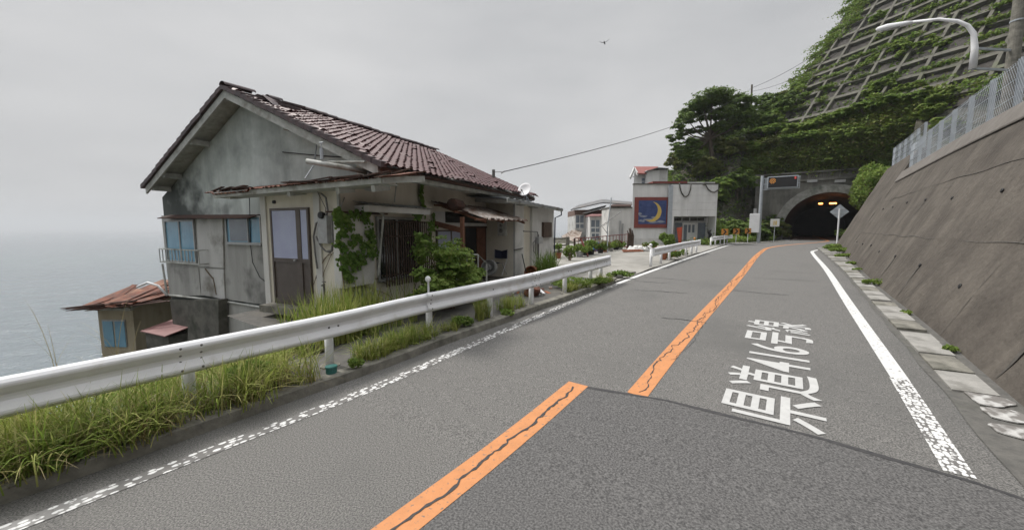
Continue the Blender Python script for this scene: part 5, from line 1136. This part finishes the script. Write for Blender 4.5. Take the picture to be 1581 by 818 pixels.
for px,py,lab in ((1003,383,'long terracotta planter below the moon painting'),(979,389,'orange-brown boards lying flat near the white bags')):
    p = gp(px,py,.04); mb = MB(); 
    if px == 1003: mb.box((p.x-.5,p.y-.15,p.z),(p.x+.5,p.y+.15,p.z+.28)); mb.box((p.x-.53,p.y-.18,p.z+.24),(p.x+.53,p.y+.18,p.z+.3)); tag(mb.build('planter', 'terra', bevel=.02), lab, 'planter')
    else:
        for k in range(4): mb.beam(p+Vector((-.7,.12*k,.02+.03*k)), p+Vector((.7,.12*k+.2,.04+.03*k)), .1,.03)
        tag(mb.build('loose_boards', 'terra'), lab, 'boards')
bush('planter_plant', 'low green plants growing in the long terracotta planter', gp(1003,383,.3), .5,.2,.35, 350,.07,'leaf2', stems=3)
bush('leafy_shrub', 'broad-leaved green shrub at the foot of the moon building by the downpipe', gp(1029,381,.03), .85,.55,.8, 900,.13,'leaf2', stems=0)
for i,(s,L) in enumerate(((20.2,-5.1),(21.0,-5.15),(22.3,-5.1),(23.0,-5.15))):
    p = SL(s,L,G(s)+.05); pot(p, .19, .34, 'terra' if i != 2 else 'orange_red', ['first','second','third','last'][i]+' pot in the row seen under the short guardrail, counted from the near end')
bush('kerb_weed', 'bright weed tuft under the near half of the short guardrail', SL(20.6,-4.75,G(20)+.05), .45,.35,.35, 500,.06,'leaf3', stems=0)
bush('kerb_weed', 'low weed tuft at the far half of the short guardrail', SL(23.8,-4.75,G(23)+.05), .35,.3,.3, 300,.06,'leaf3', stems=0)
bush('kerb_weed', 'small weed patch on the broken kerb stones of the lot entrance', SL(13.0,-4.75,G(13)+.05), .5,.25,.16, 350,.05,'leaf2', stems=0)
# flat broken stones at the lot entrance kerb
for k, s in enumerate((11.9,12.5,13.1,13.7,14.4)):
    mb = MB(); pts = [SL(s+.26*cos(t)*(1+.15*sin(3*t+k)), -4.85+.2*sin(t)*(1+.15*cos(2*t+k)), G(s)+.05) for t in [2*pi*i/9 for i in range(9)]]; mb.prism(pts, (0,0,.04)); tag(mb.build('kerb_stone', 'kerb'), kind='structure')
# debris behind the rail
rr = random.Random(9); base_dp = [(800,452),(812,455),(820,449),(838,447),(845,452),(787,458),(850,445),(806,446)]
mb = MB(); p = gp(840,455,.12); q = gp(826,447,.12); mb.beam(p+Vector((0,0,.03)), q+Vector((0,0,.12)), .07,.03); tag(mb.build('white_lath', 'rail'), 'white painted lath lying behind the guardrail post', 'lath')
mb = MB(); p = gp(818,456,.12); mb.lathe(p, [(.18,0),(.22,.2),(.2,.28),(0,.28)], 12, (.4,-.2,1)); tag(mb.build('rusty_can', 'rust'), 'rusty red-brown can lying behind the guardrail', 'can')
p = gp(797,452,.12); root = thing('broken_crate', 'broken white slatted frame lying behind the guardrail below the chair', 'crate', p)
for k,(a,b) in enumerate((((-.35,0,0),(.3,.1,.4)),((-.1,-.05,0),(.35,.1,.35)),((-.35,.1,.35),(.3,.1,.38)),((.3,0,0),(.3,.1,.4)))): mb = MB(); mb.beam(p+Vector(a), p+Vector(b), .05,.03); mb.build('slat', 'rail', root)
for k, (px, py) in enumerate(base_dp):
    p = gp(px,py,.115); 
    mb = MB(); a = rr.random()*3; dd = Vector((cos(a),sin(a),0))*rr.uniform(.06,.16); mb.beam(p-dd, p+dd+Vector((0,0,.03)), rr.uniform(.05,.12), .015); tag(mb.build('roof_tile_shard', ['terra','tile','corr','rust'][k%4]), 'broken tile and wood shard on the dark yard behind the guardrail', 'shard', 'shards scattered on the yard')
# ================================================================ SLOPE STABILISING GRID
cd_ = Vector((-.3,.95,0)).normalized(); al = atan(1.28); up_ = Vector((.95*cos(al),.3*cos(al),sin(al))); nn = up_.cross(cd_).normalized()
if nn.x > 0: nn = -nn
C0 = Vector((39,55,15.9))
def CR_(t, q, o=0): return C0+cd_*t+up_*q+nn*o
cg = thing('slope_grid', 'huge concrete grid holding the dark cliff above the tunnel', 'slope grid', CR_(0,0))
mb = MB(); P = []
for i in range(60):
    t = -46+i*50/59; P.append([CR_(t, -3+j*64/79, .22+.12*sin(t*1.7+j)*cos(j*.8-t)) for j in range(80)])
mb.grid(P); mb.build('sprayed_face', 'shot', cg, smooth=True, recalc=False)
rr = random.Random(21); T0, T1 = -46, 3.5
tl = lambda q: 4.6-.10*q+.5*sin(q*.5)
nrow = 0
mb1 = MB(); rows = [(-1.5+2.35*k) for k in range(22)]
for k, q in enumerate(rows):
    pts = []; t1 = tl(q)
    n_ = 30
    for i in range(n_+1): t = T0+(t1-T0)*i/n_; pts.append(CR_(t, q+.25*sin(t*.16+k*.8)+.10*sin(t*.6+k), .42))
    mb1 = MB()
    for i in range(n_): mb1.beam(pts[i], pts[i+1]+(pts[i+1]-pts[i])*.02, .48, .46, nn)
    mb1.build('cross_beam', 'crib', cg)
cols = [T0+1+2.9*k for k in range(17)]
for t in cols:
    mb1 = MB(); n_ = 28
    for i in range(n_):
        if t > tl(i*52/n_)-.2: break
        q0 = -1.5+i*52/n_; q1 = -1.5+(i+1)*52/n_; mb1.beam(CR_(t+.02*q0+.2*sin(q0*.2+t),q0,.46), CR_(t+.02*q1+.2*sin(q1*.2+t),q1,.46), .32,.46, nn)
    mb1.build('rib', 'crib', cg)
# ================================================================ VEGETATION
def lobes_tree(lobes, n, size, dens=.55):
    vol = np.array([a*b*c for (_,_,_,a,b,c) in lobes]); vol = vol**.7; vol /= vol.sum(); P = []; N = []
    for (x,y,z,a,b,c), f in zip(lobes, vol):
        k = int(n*f); v = nrs.normal(size=(k,3)); v /= np.linalg.norm(v,axis=1)[:,None]
        # leaves gather in sprays: quantise directions into clumps
        nc = max(5,k//38); cc = nrs.normal(size=(nc,3)); cc /= np.linalg.norm(cc,axis=1)[:,None]; idx = nrs.randint(nc,size=k)
        rad = (.55+.5*nrs.rand(nc))[idx]; p = cc[idx]*rad[:,None]+nrs.normal(size=(k,3))*np.array([.17,.17,.10])
        P.append(p*np.array([a,b,c])+np.array([x,y,z])); nrm = cc[idx]*.6+np.array([0,0,.9]); N.append(nrm)
    P = np.concatenate(P); N = np.concatenate(N); return leaves(len(P), P, size, N, aspect=.5, jit=.8)
def rand_lobes(R_, Hc, k, flat=.6, seed=0):
    r = random.Random(seed); L = [(0,0,Hc,R_*.6,R_*.6,R_*.5*flat)]
    for i in range(k):
        a = 2*pi*i/k+r.uniform(-.4,.4); d = R_*r.uniform(.35,.75); z = Hc+R_*r.uniform(-.5,.45)*flat; s = R_*r.uniform(.28,.46); L.append((d*cos(a),d*sin(a),z,s,s,s*flat))
    return L
def make_tree(name, lab, loc, R_, Hc, n, size, m, seed, k=9, flat=.7, trunk=.16, cat='tree', group='trees on the hillside'):
    root = thing(name, lab, cat, loc, 0, group); L = rand_lobes(R_, Hc, k, flat, seed); V, Fc = lobes_tree(L, n, size); V = V+np.array(loc); npmesh('crown', V, Fc, m, root)
    mb = MB(Matrix.Translation(Vector(loc)))
    mb.tube([(0,0,-1),(.1*R_*.3,.0,Hc*.45),(0,.05,Hc)], [trunk*1.2,trunk*.8,trunk*.35], 7)
    for (x,y,z,a,b,c) in L[1:]: mb.tube([(0,0,Hc*.45),(x*.5,y*.5,(z+Hc*.4)/2+.2),(x,y,z)], [trunk*.5,trunk*.3,trunk*.08], 5)
    mb.build('trunk', 'bark', root); return root
# big tree on the spur
def ground(x, y): return H(x, y)
def put_px(px, Y):
    x = (px-790.5)/F*Y; return x, Y, ground(x, Y)
def spur_tree():
    Y = 54.0; base = atY(1098,225,Y); root = thing('spreading_tree', 'tall spreading evergreen with bare limbs at the left end of the hillside', 'tree', (base.x,Y,base.z-3))
    LB = [(1100,150,2.6,1.0),(1085,160,2.3,.9),(1118,152,2.4,.9),(1070,172,2.0,.8),(1140,160,2.4,.9),(1060,184,1.7,.7),(1090,176,2.2,.8),(1120,175,2.4,.9),(1048,196,1.3,.55),(1042,212,1.3,.6),(1055,205,1.4,.6),(1046,226,1.2,.55),(1068,222,1.6,.8),(1080,200,1.5,.6),(1150,180,2.2,1.0),(1108,195,1.8,.8),(1062,238,1.7,.9)]
    L = []
    for i,(px,py,a,c) in enumerate(LB): p = atY(px,py,Y+((i*37)%7-3)*.55); L.append((p.x,p.y,p.z,a*.78,a*.9,c*.8))
    V, Fc = lobes_tree(L, 23000, .19); npmesh('crown', V, Fc, 'leaf1', root)
    mb = MB(); b = Vector((base.x+.5,Y,base.z-3)); f1 = atY(1096,215,Y); mb.tube([b, f1], [.35,.24], 8)
    for (x,y,z,a,_,c) in L: e = Vector((x,y,z)); mid = f1.lerp(e,.5)+Vector((0,0,-.5 if abs(x-f1.x)>2.5 else .1)); mb.tube([f1,mid,e], [.15,.09,.03], 6)
    mb.build('trunk', 'bark', root)
spur_tree()
kinds = [('broadleaf_tree','leaf1',2.4,2.4),('broadleaf_tree','leaf2',2.2,2.2),('bright_shrub_tree','leaf3',1.9,1.6),('olive_tree','leaf4',2.0,1.9)]
protos = []
for i,(nm,m,R_,Hc) in enumerate(kinds):
    for j in range(2):
        protos.append(make_tree(nm, 'x', (0,0,0), R_, Hc, 4200, .19, m, 30+i*7+j, k=8+j, flat=.75))
used = {}
def cloc(px, py): return None
def plant(pi_, px, Y, dz=0, sc=1.0, lab=None):
    x, y, z = put_px(px, Y); pr = protos[pi_]; first = used.get(pi_)
    if first is None: o = pr; used[pi_] = 1; o.location = (x,y,z+dz); o.scale = (sc,)*3
    else: o = copy_thing(pr, (x,y,z+dz), rnd.random()*6.28, sc)
    o['label'] = lab; o['group'] = 'trees on the hillside'; return o
LEAFN = ['dark','dark','mid green','mid green','bright green','bright green','olive','olive']
spots = []
rt = random.Random(77)
# (px, Y, proto, extra height, scale)
P_ = []
for px in range(1050,1215,10): P_.append((px+rt.uniform(-4,4), rt.uniform(57,64), rt.choice([0,1,2,7]), 1.0))       # crest left
for px in range(1062,1200,12): P_.append((px, rt.uniform(50,54), rt.choice([2,3,4,6,1]), 1.0))
for px in range(1120,1172,13): P_.append((px, rt.uniform(43.5,47), rt.choice([1,3,0,2]), .85))       # mass left of portal
for px, Y in ((1215,64),(1232,66),(1246,70),(1262,72),(1278,76),(1290,78),(1303,80),(1318,84),(1330,88),(1342,92),(1222,61),(1240,64),(1256,67),(1272,70),(1288,73),(1300,76)): P_.append((px, Y, rt.choice([2,3,4,1]), .62))
for px, Y in ((1160,58),(1172,57),(1184,58),(1196,58),(1208,59),(1178,61),(1190,62),(1203,63),(1216,60),(1228,61)): P_.append((px, Y, rt.choice([2,3,1,4,0]), .95))
for px, Y in ((1322,51),(1335,47),(1330,56),(1350,46),(1368,44),(1345,52),(1385,43),(1400,41),(1362,49),(1420,39),(1315,46),(1338,43),(1440,37),(1410,45),(1380,47)): P_.append((px, Y, rt.choice([4,5,4,3]), .72))
for px, Y in ((905,78),(920,76),(938,74),(955,72),(972,70),(990,68),(1010,66),(1030,62),(928,82),(948,80),(966,77),(1044,58)): P_.append((px, Y, rt.choice([1,3,2,6]), 1.0))
for px, Y in ((880,60),(872,64),(889,66),(884,56)): P_.append((px, Y, rt.choice([0,1]), .9))
zones = lambda px, Y: 'on the slope above the tunnel mouth' if 1200 < px < 1325 and Y < 62 else 'climbing the skyline edge of the grid slope' if px > 1205 and Y >= 61 else 'behind the right retaining wall' if px >= 1310 else 'beyond the houses on the sea side' if px < 1046 else 'in the dark mass left of the tunnel' if Y < 49 else 'on the hillside crest' if Y > 56 else 'on the lower hillside behind the moon building'
OW = 'x first second third fourth fifth sixth seventh eighth ninth tenth eleventh twelfth thirteenth fourteenth fifteenth sixteenth seventeenth eighteenth nineteenth'.split(); TW = {2:'twenty',3:'thirty',4:'forty'}
def ordinal(n): return OW[n] if n < 20 else (TW[n//10][:-1]+'ieth' if n%10 == 0 else TW[n//10]+'-'+OW[n%10])
zc2 = {}
for px, Y, k, sc in P_: zc2.setdefault(zones(px,Y), []).append((px, Y, k, sc))
for z, lst in zc2.items():
    lst.sort()
    for i, (px, Y, k, sc) in enumerate(lst):
        n_ = len(lst); ordw = 'leftmost' if i == 0 else 'rightmost' if i == n_-1 else ordinal(i+1)+' from the left'
        dz = -.6
        if px < 900: dz = 5.5
        elif px < 1046: dz = -1.0
        plant(k, px, Y, dz, sc*(.9+.2*rt.random()), '%s leafy tree %s, %s' % (LEAFN[k], z, ordw))
k_ = 0
def bank(x_, f):                                    # the bank between the top of the portal and the foot of the grid
    a = PT@Vector((x_, .5, 8.2)); tt = 4.8-(x_+9)*19/18; b = CR_(tt, -1.3, .9); return a.lerp(b, f)+Vector((-.55,-1.0,.25))*(1.7*sin(pi*min(1,max(0,f))))
FT = []
for row, (yl, zz, sc) in enumerate(((1.6, 7.6, .62), (3.0, 9.4, .7), (4.6, 11.2, .72))):
    for j in range(11):
        x_ = -10.5+row*.6+j*1.9+rt.uniform(-.3,.3)
        FT.append((x_, yl+max(0,-x_)*.12, zz+.9-.10*max(0,x_)*row+rt.uniform(-.4,.4), sc*(.9+.2*rt.random()), row))
RN = ['lowest row hanging over the portal','middle row above the portal','upper row under the grid slope']
for row in range(3):
    lst = [f for f in FT if f[4] == row]
    for i, (x_, yl, zz, sc, _) in enumerate(lst):
        p = bank(x_, (.12,.45,.80)[row]); k = rt.choice([4,5,3,2,5,6,4]); pr = protos[k]
        if k in used: o = copy_thing(pr, p, rt.random()*6.28, (sc*1.15,sc*1.15,sc*.85))
        else: o = pr; used[k] = 1; o.location = p; o.scale = (sc,)*3
        o['label'] = '%s shrub tree in the %s, %s' % (LEAFN[k], RN[row], 'leftmost' if i == 0 else 'rightmost' if i == len(lst)-1 else ordinal(i+1)+' from the left')
        o['group'] = 'trees on the hillside'
for i, p in enumerate(protos):
    if i not in used:
        for c in list(p.children): bpy.data.objects.remove(c)
        bpy.data.objects.remove(p)
# ground cover on grid rows, hillside ivy
def cover(name, pts_fn, n, size, m, lab, nr=(0,0,1)):
    P = np.array([pts_fn() for _ in range(n)]); V, Fc = leaves(n, P, size, np.array(nr)[None,:], jit=.9); o = npmesh(name, V, Fc, m); tag(o, lab, 'ground cover', kind='stuff')
clumps = []
r2 = random.Random(5)
for k in range(330):
    q = rows[r2.randrange(len(rows))]; t = r2.uniform(-32, 4.5); 
    wgt = .5+.5*sin(t*.35+q*.31)
    if r2.random() > wgt*.9+.12: continue
    clumps.append((t, q+.35, r2.uniform(.5,2.6), r2.uniform(.15,.45)))
for k in range(60): q = r2.uniform(-5,45); clumps.append((tl(q)+r2.uniform(-.8,1.5), q, r2.uniform(.8,2.2), r2.uniform(.6,1.4)))
for k in range(34): clumps.append((r2.uniform(-30,5), r2.uniform(-2.4,-.6), r2.uniform(1.2,2.6), r2.uniform(.5,1.0)))
def cpt():
    t,q,a,b = clumps[int(r2.random()*len(clumps))]; p = CR_(t+r2.gauss(0,.5)*a, q+r2.gauss(0,.5)*b, .55+abs(r2.gauss(0,.25))); return tuple(p)
cover('grid_weeds', cpt, 46000, .15, 'leaf2', 'green weeds and creepers spilling over the concrete grid beams')
cover('grid_weeds', cpt, 12000, .13, 'leaf4', 'dry olive creepers hanging on the concrete grid beams')
def hillpt():
    while True:
        x = r2.uniform(8,60); y = r2.uniform(42,95); s, L = toSL(x,y)
        if s < 50 or (s < 62 and L > -4): continue
        z = H(x,y)
        if z < .5 and x > 12: continue
        return (x+r2.gauss(0,.2),y,z+abs(r2.gauss(0,.35)))
mb = MB(); mb.grid([[bank(-12+24*i/23, j/8)+Vector((.8,.8,-.9)) for j in range(9)] for i in range(24)]); mb.add([], []); struct(mb, 'bank', 'rock', smooth=True)
def cliffpt():
    x_ = r2.uniform(-11,11); t = r2.random(); p = bank(x_, t*1.05); return (p.x-abs(r2.gauss(0,.3)), p.y-abs(r2.gauss(0,.3)), p.z+r2.gauss(0,.3))
cover('cliff_undergrowth', cliffpt, 13000, .17, 'leaf4', 'olive and yellow-green scrub on the steep bank above the portal')
cover('cliff_undergrowth', cliffpt, 16000, .17, 'leaf3', 'green undergrowth on the steep bank between the portal and the grid slope')
cover('hillside_undergrowth', hillpt, 42000, .22, 'leaf1', 'dense dark undergrowth covering the hillside between the trees')
def farpt():
    px = r2.uniform(866,1046); Y = r2.uniform(50,95); x = (px-790.5)/F*Y; return (x,Y,H(x,Y)+abs(r2.gauss(0,.4)))
cover('cape_undergrowth', farpt, 9000, .26, 'leaf2', 'undergrowth on the seaward slope beyond the houses')
# plants hanging over portal and roadside grass left of tunnel
def tp():
    s = r2.uniform(37,58); L = -5.3+shL(s)-abs(r2.gauss(0,.8))-.15; return tuple(SL(s,L,G(s)+abs(r2.gauss(0,.28))))
cover('roadside_weeds', tp, 6500, .11, 'leaf3', 'bright roadside weeds behind the farthest guardrail')
bush('roadside_shrub', 'yellow-green grassy bank behind the chevron markers', SL(41.5,-6.6,G(41)), 2.2,1.6,1.9, 2600,.13,'leaf3', stems=0, cat='shrub')
bush('roadside_shrub', 'green shrub hanging over the right jamb of the tunnel mouth', (atY(1334,325,44).x,44,3.4), 1.7,1.6,3.2, 3000,.15,'leaf3', cat='shrub')
bush('roadside_shrub', 'green shrub right above the end of the farther wall section', (atY(1345,262,36).x+.8,36.5,5.0), 1.8,1.6,2.2, 2400,.13,'leaf3', cat='shrub')
p = PT@Vector((5.5,-.2,pt_-.6)); bush('hanging_creeper', 'creeper hanging over the top right corner of the tunnel portal', p, 2.0,.8,1.9, 2000,.14,'leaf2', cat='creeper', stems=0)
# weeds along the retaining wall foot
for s, r_ in ((8.6,.14),(11.3,.12),(15.5,.34),(19.6,.2),(22.5,.2),(27,.4),(30.5,.7),(33.5,.8),(36,.6)):
    bush('wall_weed', 'weed tuft %s at the foot of the retaining wall' % {8.6:'closest to the camera',11.3:'second nearest',15.5:'large bright and third nearest',19.6:'fourth nearest, beside the gutter',22.5:'fifth nearest',27:'sixth nearest',30.5:'leafy and third from the far end',33.5:'biggest, second from the far end',36:'last before the tunnel'}[s], SL(s, wbase(s)-.12, G(s)+.02), r_*1.2, r_*.8, r_*.38, int(420*r_/.3), .035 if s < 20 else .06, 'leaf3', stems=0, group='weeds along the wall foot')
# shrub in front of the porch
c = TH_@Vector((P3(690,450,-1.5).x, -1.5, .35)); 
def porch_bush():
    root = thing('porch_shrub', 'big yellow-green shrub growing in front of the derelict porch', 'shrub', c)
    LB = [(700,378,.36),(690,380,.4),(712,393,.36),(668,395,.42),(700,405,.45),(725,420,.42),(680,420,.45),(712,432,.48),(695,445,.45),(725,440,.33),(672,440,.4),(660,375,.22),(650,362,.2),(725,408,.18),(655,420,.3),(650,450,.3),(735,452,.3)]
    L = []
    for i,(px,py,a) in enumerate(LB): p = TH_@P3(px,py,-1.35-.25*((i*5)%3)); L.append((p.x,p.y,p.z-.05,a*.85,a*.85,a*.62))
    V, Fc = lobes_tree(L[:11], 9000, .040); npmesh('foliage', V, Fc, 'leaf3', root); V, Fc = lobes_tree(L[4:], 8000, .045); npmesh('foliage', V, Fc, 'leaf2', root)
    mb = MB()
    for (x,y,z,a,_,_) in L: mb.tube([c+Vector((rnd.uniform(-.2,.2),rnd.uniform(-.15,.15),-.1)), (c*.5+Vector((x,y,z))*.5)+Vector((0,0,.1)), (x,y,z)], [.022,.014,.005], 5)
    mb.build('stems', 'stem', root)
porch_bush()
# ivy on the shutter case and the facade
def ivy():
    root = thing('ivy', 'green ivy climbing the shutter case and wall beside the barred window', 'ivy', TH_@Vector((FA(545,430,-.3)[0],-.3,.2)))
    poly = [(519,330),(524,345),(526,362),(524,375),(531,385),(534,398),(541,403),(546,392),(550,405),(560,402),(570,392),(577,385),(566,378),(575,368),(570,362),(556,372),(548,368),(540,350),(536,340),(545,333),(560,335),(568,342),(566,330),(536,425),(532,418),(540,430),(530,355),(528,340),(552,330),(575,375),(560,385),(545,375),(552,365),(526,330),(521,338),(574,358),(578,393),(548,412),(556,400),(527,402)]
    P = []
    for px,py in poly:
        k = 26 if px < 550 else 18
        for _ in range(k): q = P3(px+r2.gauss(0,3.2), py+r2.gauss(0,3.4), -.24-r2.random()*.07); P.append(tuple(TH_@q))
    for i in range(26):
        py = 268+i*3.3; px = 652+2*sin(i*.5)+(i*.9 if i > 18 else 0)
        for _ in range(7 if i%4 else 14): q = P3(px+r2.gauss(0,1.1), py+r2.gauss(0,1.2), -.06-r2.random()*.05); P.append(tuple(TH_@q))
    for (px,py,k,s_) in ((647,332,70,3.5),(655,372,170,6),(648,385,120,6),(668,352,30,2.5),(664,345,25,2)):
        for _ in range(k): q = P3(px+r2.gauss(0,s_), py+r2.gauss(0,s_), -.25-r2.random()*.12); P.append(tuple(TH_@q))
    P = np.array(P); nr = np.array(TH_.to_3x3()@Vector((-.1,-1,.25))); V, Fc = leaves(len(P), P, .042, nr[None,:], aspect=.9, jit=.35); npmesh('leaves', V, Fc, 'ivy', root)
    mb = MB(TH_)
    def vine(pts, y=-.03, r=.006): mb.tube([P3(px,py,y) for px,py in pts], [r*(1-.5*i/len(pts)) for i in range(len(pts))], 5)
    vine([(529,470),(531,440),(525,400),(527,360),(530,335)], -.235, .012); vine([(540,470),(552,440),(560,432),(575,420)]); vine([(583,430),(600,440),(610,470)], r=.01); vine([(560,435),(590,428),(618,440),(632,470)], r=.008); vine([(640,440),(650,400),(648,350),(652,268)], -.03, .009); vine([(650,450),(640,465),(615,480)],r=.008); vine([(612,470),(600,455),(575,445),(548,438),(530,440)],r=.009); vine([(655,420),(665,380),(668,350)], r=.008); vine([(635,460),(645,430),(655,400),(662,372)], -.1,.012)
    mb.build('stems', 'stem', root)
    mb = MB(TH_)
    for pts in ([(488,430),(500,400),(515,385)],[(484,440),(492,415),(505,395),(520,388)],[(490,465),(500,420),(512,392)]): mb.tube([(XE-.03,*GA(px,py,XE-.03)) for px,py in pts], .007, 4)
    mb.build('dry_stems', 'stem', root)
ivy()
# plants by the extension wall
def tuft_mesh(centers, nb, h, spread, wdt, arch=.5, seed=0, dry=None):
    r = np.random.RandomState(seed); V = []; Fq = []; o = 0
    n = len(centers)*nb; C = np.repeat(np.array(centers), nb, 0)
    a = r.rand(n)*2*pi; d = np.stack([np.cos(a),np.sin(a)],1); hh = h*(.5+.8*r.rand(n)); ln = spread*(.3+1.0*r.rand(n)); b0 = C.copy(); b0[:,:2] += r.normal(size=(n,2))*spread*.16
    pr = np.stack([-d[:,1],d[:,0]],1); tw = r.normal(size=n)*.2; segs = 5; rows_ = []
    for k in range(segs+1):
        t = k/segs; x = ln*(t**1.6); z = hh*(t*1.25-arch*t*t*.9*(ln/spread)); wd = wdt*(1-t**2.2)*(.7+.6*((hh/h)-.5))+.0006
        cpt_ = b0+np.concatenate([d*x[:,None],z[:,None]],1); of = np.concatenate([pr*wd[:,None],(tw*wd)[:,None]],1); rows_.append(np.stack([cpt_-of,cpt_+of],1))
    Rw = np.stack(rows_,1).reshape(n,-1,3); V = Rw.reshape(-1,3); m = (segs+1)*2
    f = np.array([(2*k,2*k+1,2*k+3,2*k+2) for k in range(segs)]); Fq = (np.arange(n)[:,None,None]*m+f[None]).reshape(-1,4); return V, Fq
def grass(name, centers, nb, h, spread, wdt, m, lab, seed, arch=.5, cat='grass'):
    V, Fq = tuft_mesh(centers, nb, h, spread, wdt, arch, seed); return tag(npmesh(name, V, Fq, m, base=centers[0]), lab, cat, kind='stuff')
rg = random.Random(3)
C1 = []
for i in range(320):                                 # lush verge in the left foreground
    s = rg.uniform(-6, 2.6); L = -4.90-abs(rg.gauss(0,.45)); 
    if s > .9 and L > -5.45 and rg.random() < .65: continue
    C1.append(tuple(SL(s, L, G(s)+.10-max(0,-5.9-L)*.4)))
grass('verge_grass', C1, 24, .52, .48, .0052, 'grass', 'long bright green grass under the near end of the guardrail', 1, .62)
grass('verge_grass', C1[::1], 14, .36, .34, .0042, 'grassd', 'dry straw grass mixed in the verge', 2, .8)
C2 = []
for i in range(300): s = rg.uniform(-7, 4.3); L = -5.9-rg.random()*3.2; C2.append(tuple(SL(s, L, G(s)+.06-max(0,-6.2-L)*.33)))
grass('slope_grass', C2, 22, .50, .28, .007, 'grass', 'tall grass on the slope behind the guardrail toward the sea', 3, .5)
C3 = []
for i in range(70): s = rg.gauss(3.9,.55); L = -6.2-rg.random()*1.0; C3.append(tuple(SL(s, L, G(s)+.12)))
grass('doorstep_grass', C3, 26, .75, .33, .0075, 'grass', 'tall bright grass in front of the brown entrance door', 4, .5)
C4 = []
for (s, L, k, sp) in ((3.55,-5.15,16,.28),(4.1,-5.15,14,.25),(4.5,-5.2,6,.15)):
    for i in range(k): C4.append(tuple(SL(rg.gauss(s,sp), rg.gauss(L,.09), G(s)+.12)))
grass('kerb_grass', C4, 30, .34, .27, .005, 'grass', 'arching grass tufts on the kerb between the second and third posts', 5, .75)
for (s,L,k,sp,h,lab,sd) in ((5.9,-5.12,9,.10,.5,'tall dark grass tuft in front of the fourth guardrail post',6),(5.2,-5.15,10,.22,.2,'low green weeds before the fourth guardrail post',7),(6.9,-5.1,14,.22,.33,'soft grass tuft between the fourth and fifth guardrail posts',8),(9.9,-4.85,16,.35,.25,'yellowish grass around the far end posts of the near guardrail',9),(11.0,-4.65,16,.45,.26,'rough grass at the far end of the near guardrail',10)):
    grass('kerb_grass', [tuple(SL(rg.gauss(s,sp), rg.gauss(L,.09), G(s)+.12)) for _ in range(k)], 30, h, .2, .004, 'grass', lab, sd, .6)
for (s,L,rx,rz_,n,m,lab) in ((5.3,-5.1,.3,.16,900,'leaf2','low leafy weeds on the kerb before the fourth post'),(9.9,-5.0,.65,.26,1600,'leaf3','yellow-green leafy weeds around the rail end posts'),(10.7,-4.62,.6,.18,1200,'leaf3','creeping bright weeds spilling over the kerb at the rail end'),(3.0,-5.0,.16,.12,300,'leaf3','small yellow-green weed at the second post'),(1.9,-5.35,.4,.26,1000,'leaf2','broad-leaved weeds behind the first visible post'),(6.6,-4.85,.3,.08,500,'leaf2','flat weeds along the kerb face'),(-.6,-5.3,.35,.38,900,'leaf2','broad-leaved weed clump in the grass at the lower left corner'),(.9,-5.1,.2,.2,420,'leaf3','pale leafy weed at the kerb left of the first visible post'),(.2,-5.0,.25,.16,400,'leaf2','low round weed spilling over the kerb at the lower left')):
    bush('kerb_weed', lab, SL(s,L,G(s)+.11), rx, rx*.6, rz_, n, .028, m, stems=0)
p = TH_@P3(843,425,-2.1); grass('spiky_plant', [(p.x+rg.gauss(0,.2),p.y+rg.gauss(0,.2),.4) for _ in range(14)], 30, .8, .45, .012, 'leaf2', 'spiky green plant at the foot of the extension wall', 20, .5, 'plant')
p = gp(880,402,.06); bush('leafy_plant', 'broad-leaved plant at the end of the near guardrail by the lot', p, .45,.35,.55, 420,.07,'leaf3')
p = gp(862,399,.05); pot((p.x,p.y,p.z), .17,.3,'terra','terracotta pot in front of the concrete fence'); bush('potted_plant','small plant in the terracotta pot before the concrete fence',(p.x,p.y,p.z+.25),.2,.2,.45,200,.05,'leaf2')
C5 = [tuple(SL(rg.uniform(-3,1.5), -8-rg.random()*1.5, -.6)) for _ in range(9)]
grass('tall_reed_stalks', C5, 4, 1.5, .5, .004, 'grassd', 'thin tall dry stalks rising over the guardrail against the sea', 15, .4)
# ================================================================ WIRES, FAR POLE, BIRD
fp = atY(1161,150,60); mb = MB(); mb.tube([fp-Vector((0,0,4)), atY(1161,131,60)], [.16,.12], 8); tag(mb.build('far_utility_pole', 'bark'), 'small dark utility pole standing on the wooded crest', 'utility pole')
ft = atY(1161,136,60)
def wire(a, b, sag, r, lab):
    n_ = 24; mb = MB(); mb.tube([a.lerp(b,i/n_)-Vector((0,0,sag*4*(i/n_)*(1-i/n_))) for i in range(n_+1)], r, 5); tag(mb.build('overhead_wire', 'black'), lab, 'wire')
wire(MASTP, ft, 1.0, .018, 'long service wire from the post behind the roof to the crest pole')
wire(ft, atY(1420,-40,40), 1.2, .025, 'upper overhead wire climbing from the crest pole to the right')
wire(ft-Vector((0,0,.5)), atY(1420,-20,40), 1.9, .02, 'lower overhead wire climbing from the crest pole to the right')
b = atY(933,66,40); br = [(-1.9,0,.35),(-.9,.05,.12),(-.2,.12,.12),(0,.1,.2),(.2,.12,.1),(1.2,.05,.75),(2.1,0,1.4),(1.0,-.12,.45),(.25,-.15,-.1),(.35,-.3,-.75),(.1,-.3,-.9),(-.05,-.2,-.2),(-1.0,-.12,-.08)]
s_ = .28; mb = MB(); mb.prism([b+Vector((x*s_,y*s_,z*s_)) for x,y,z in br], (0,.03,0)); mb.lathe(b+Vector((.1*s_,-.02,-.55*s_)), [(.01,0),(.05,.08),(.065,.18),(.05,.27),(.015,.34)], 8, (-.15,.2,1)); tag(mb.build('bird', 'black'), 'dark soaring bird of prey alone in the sky', 'bird')
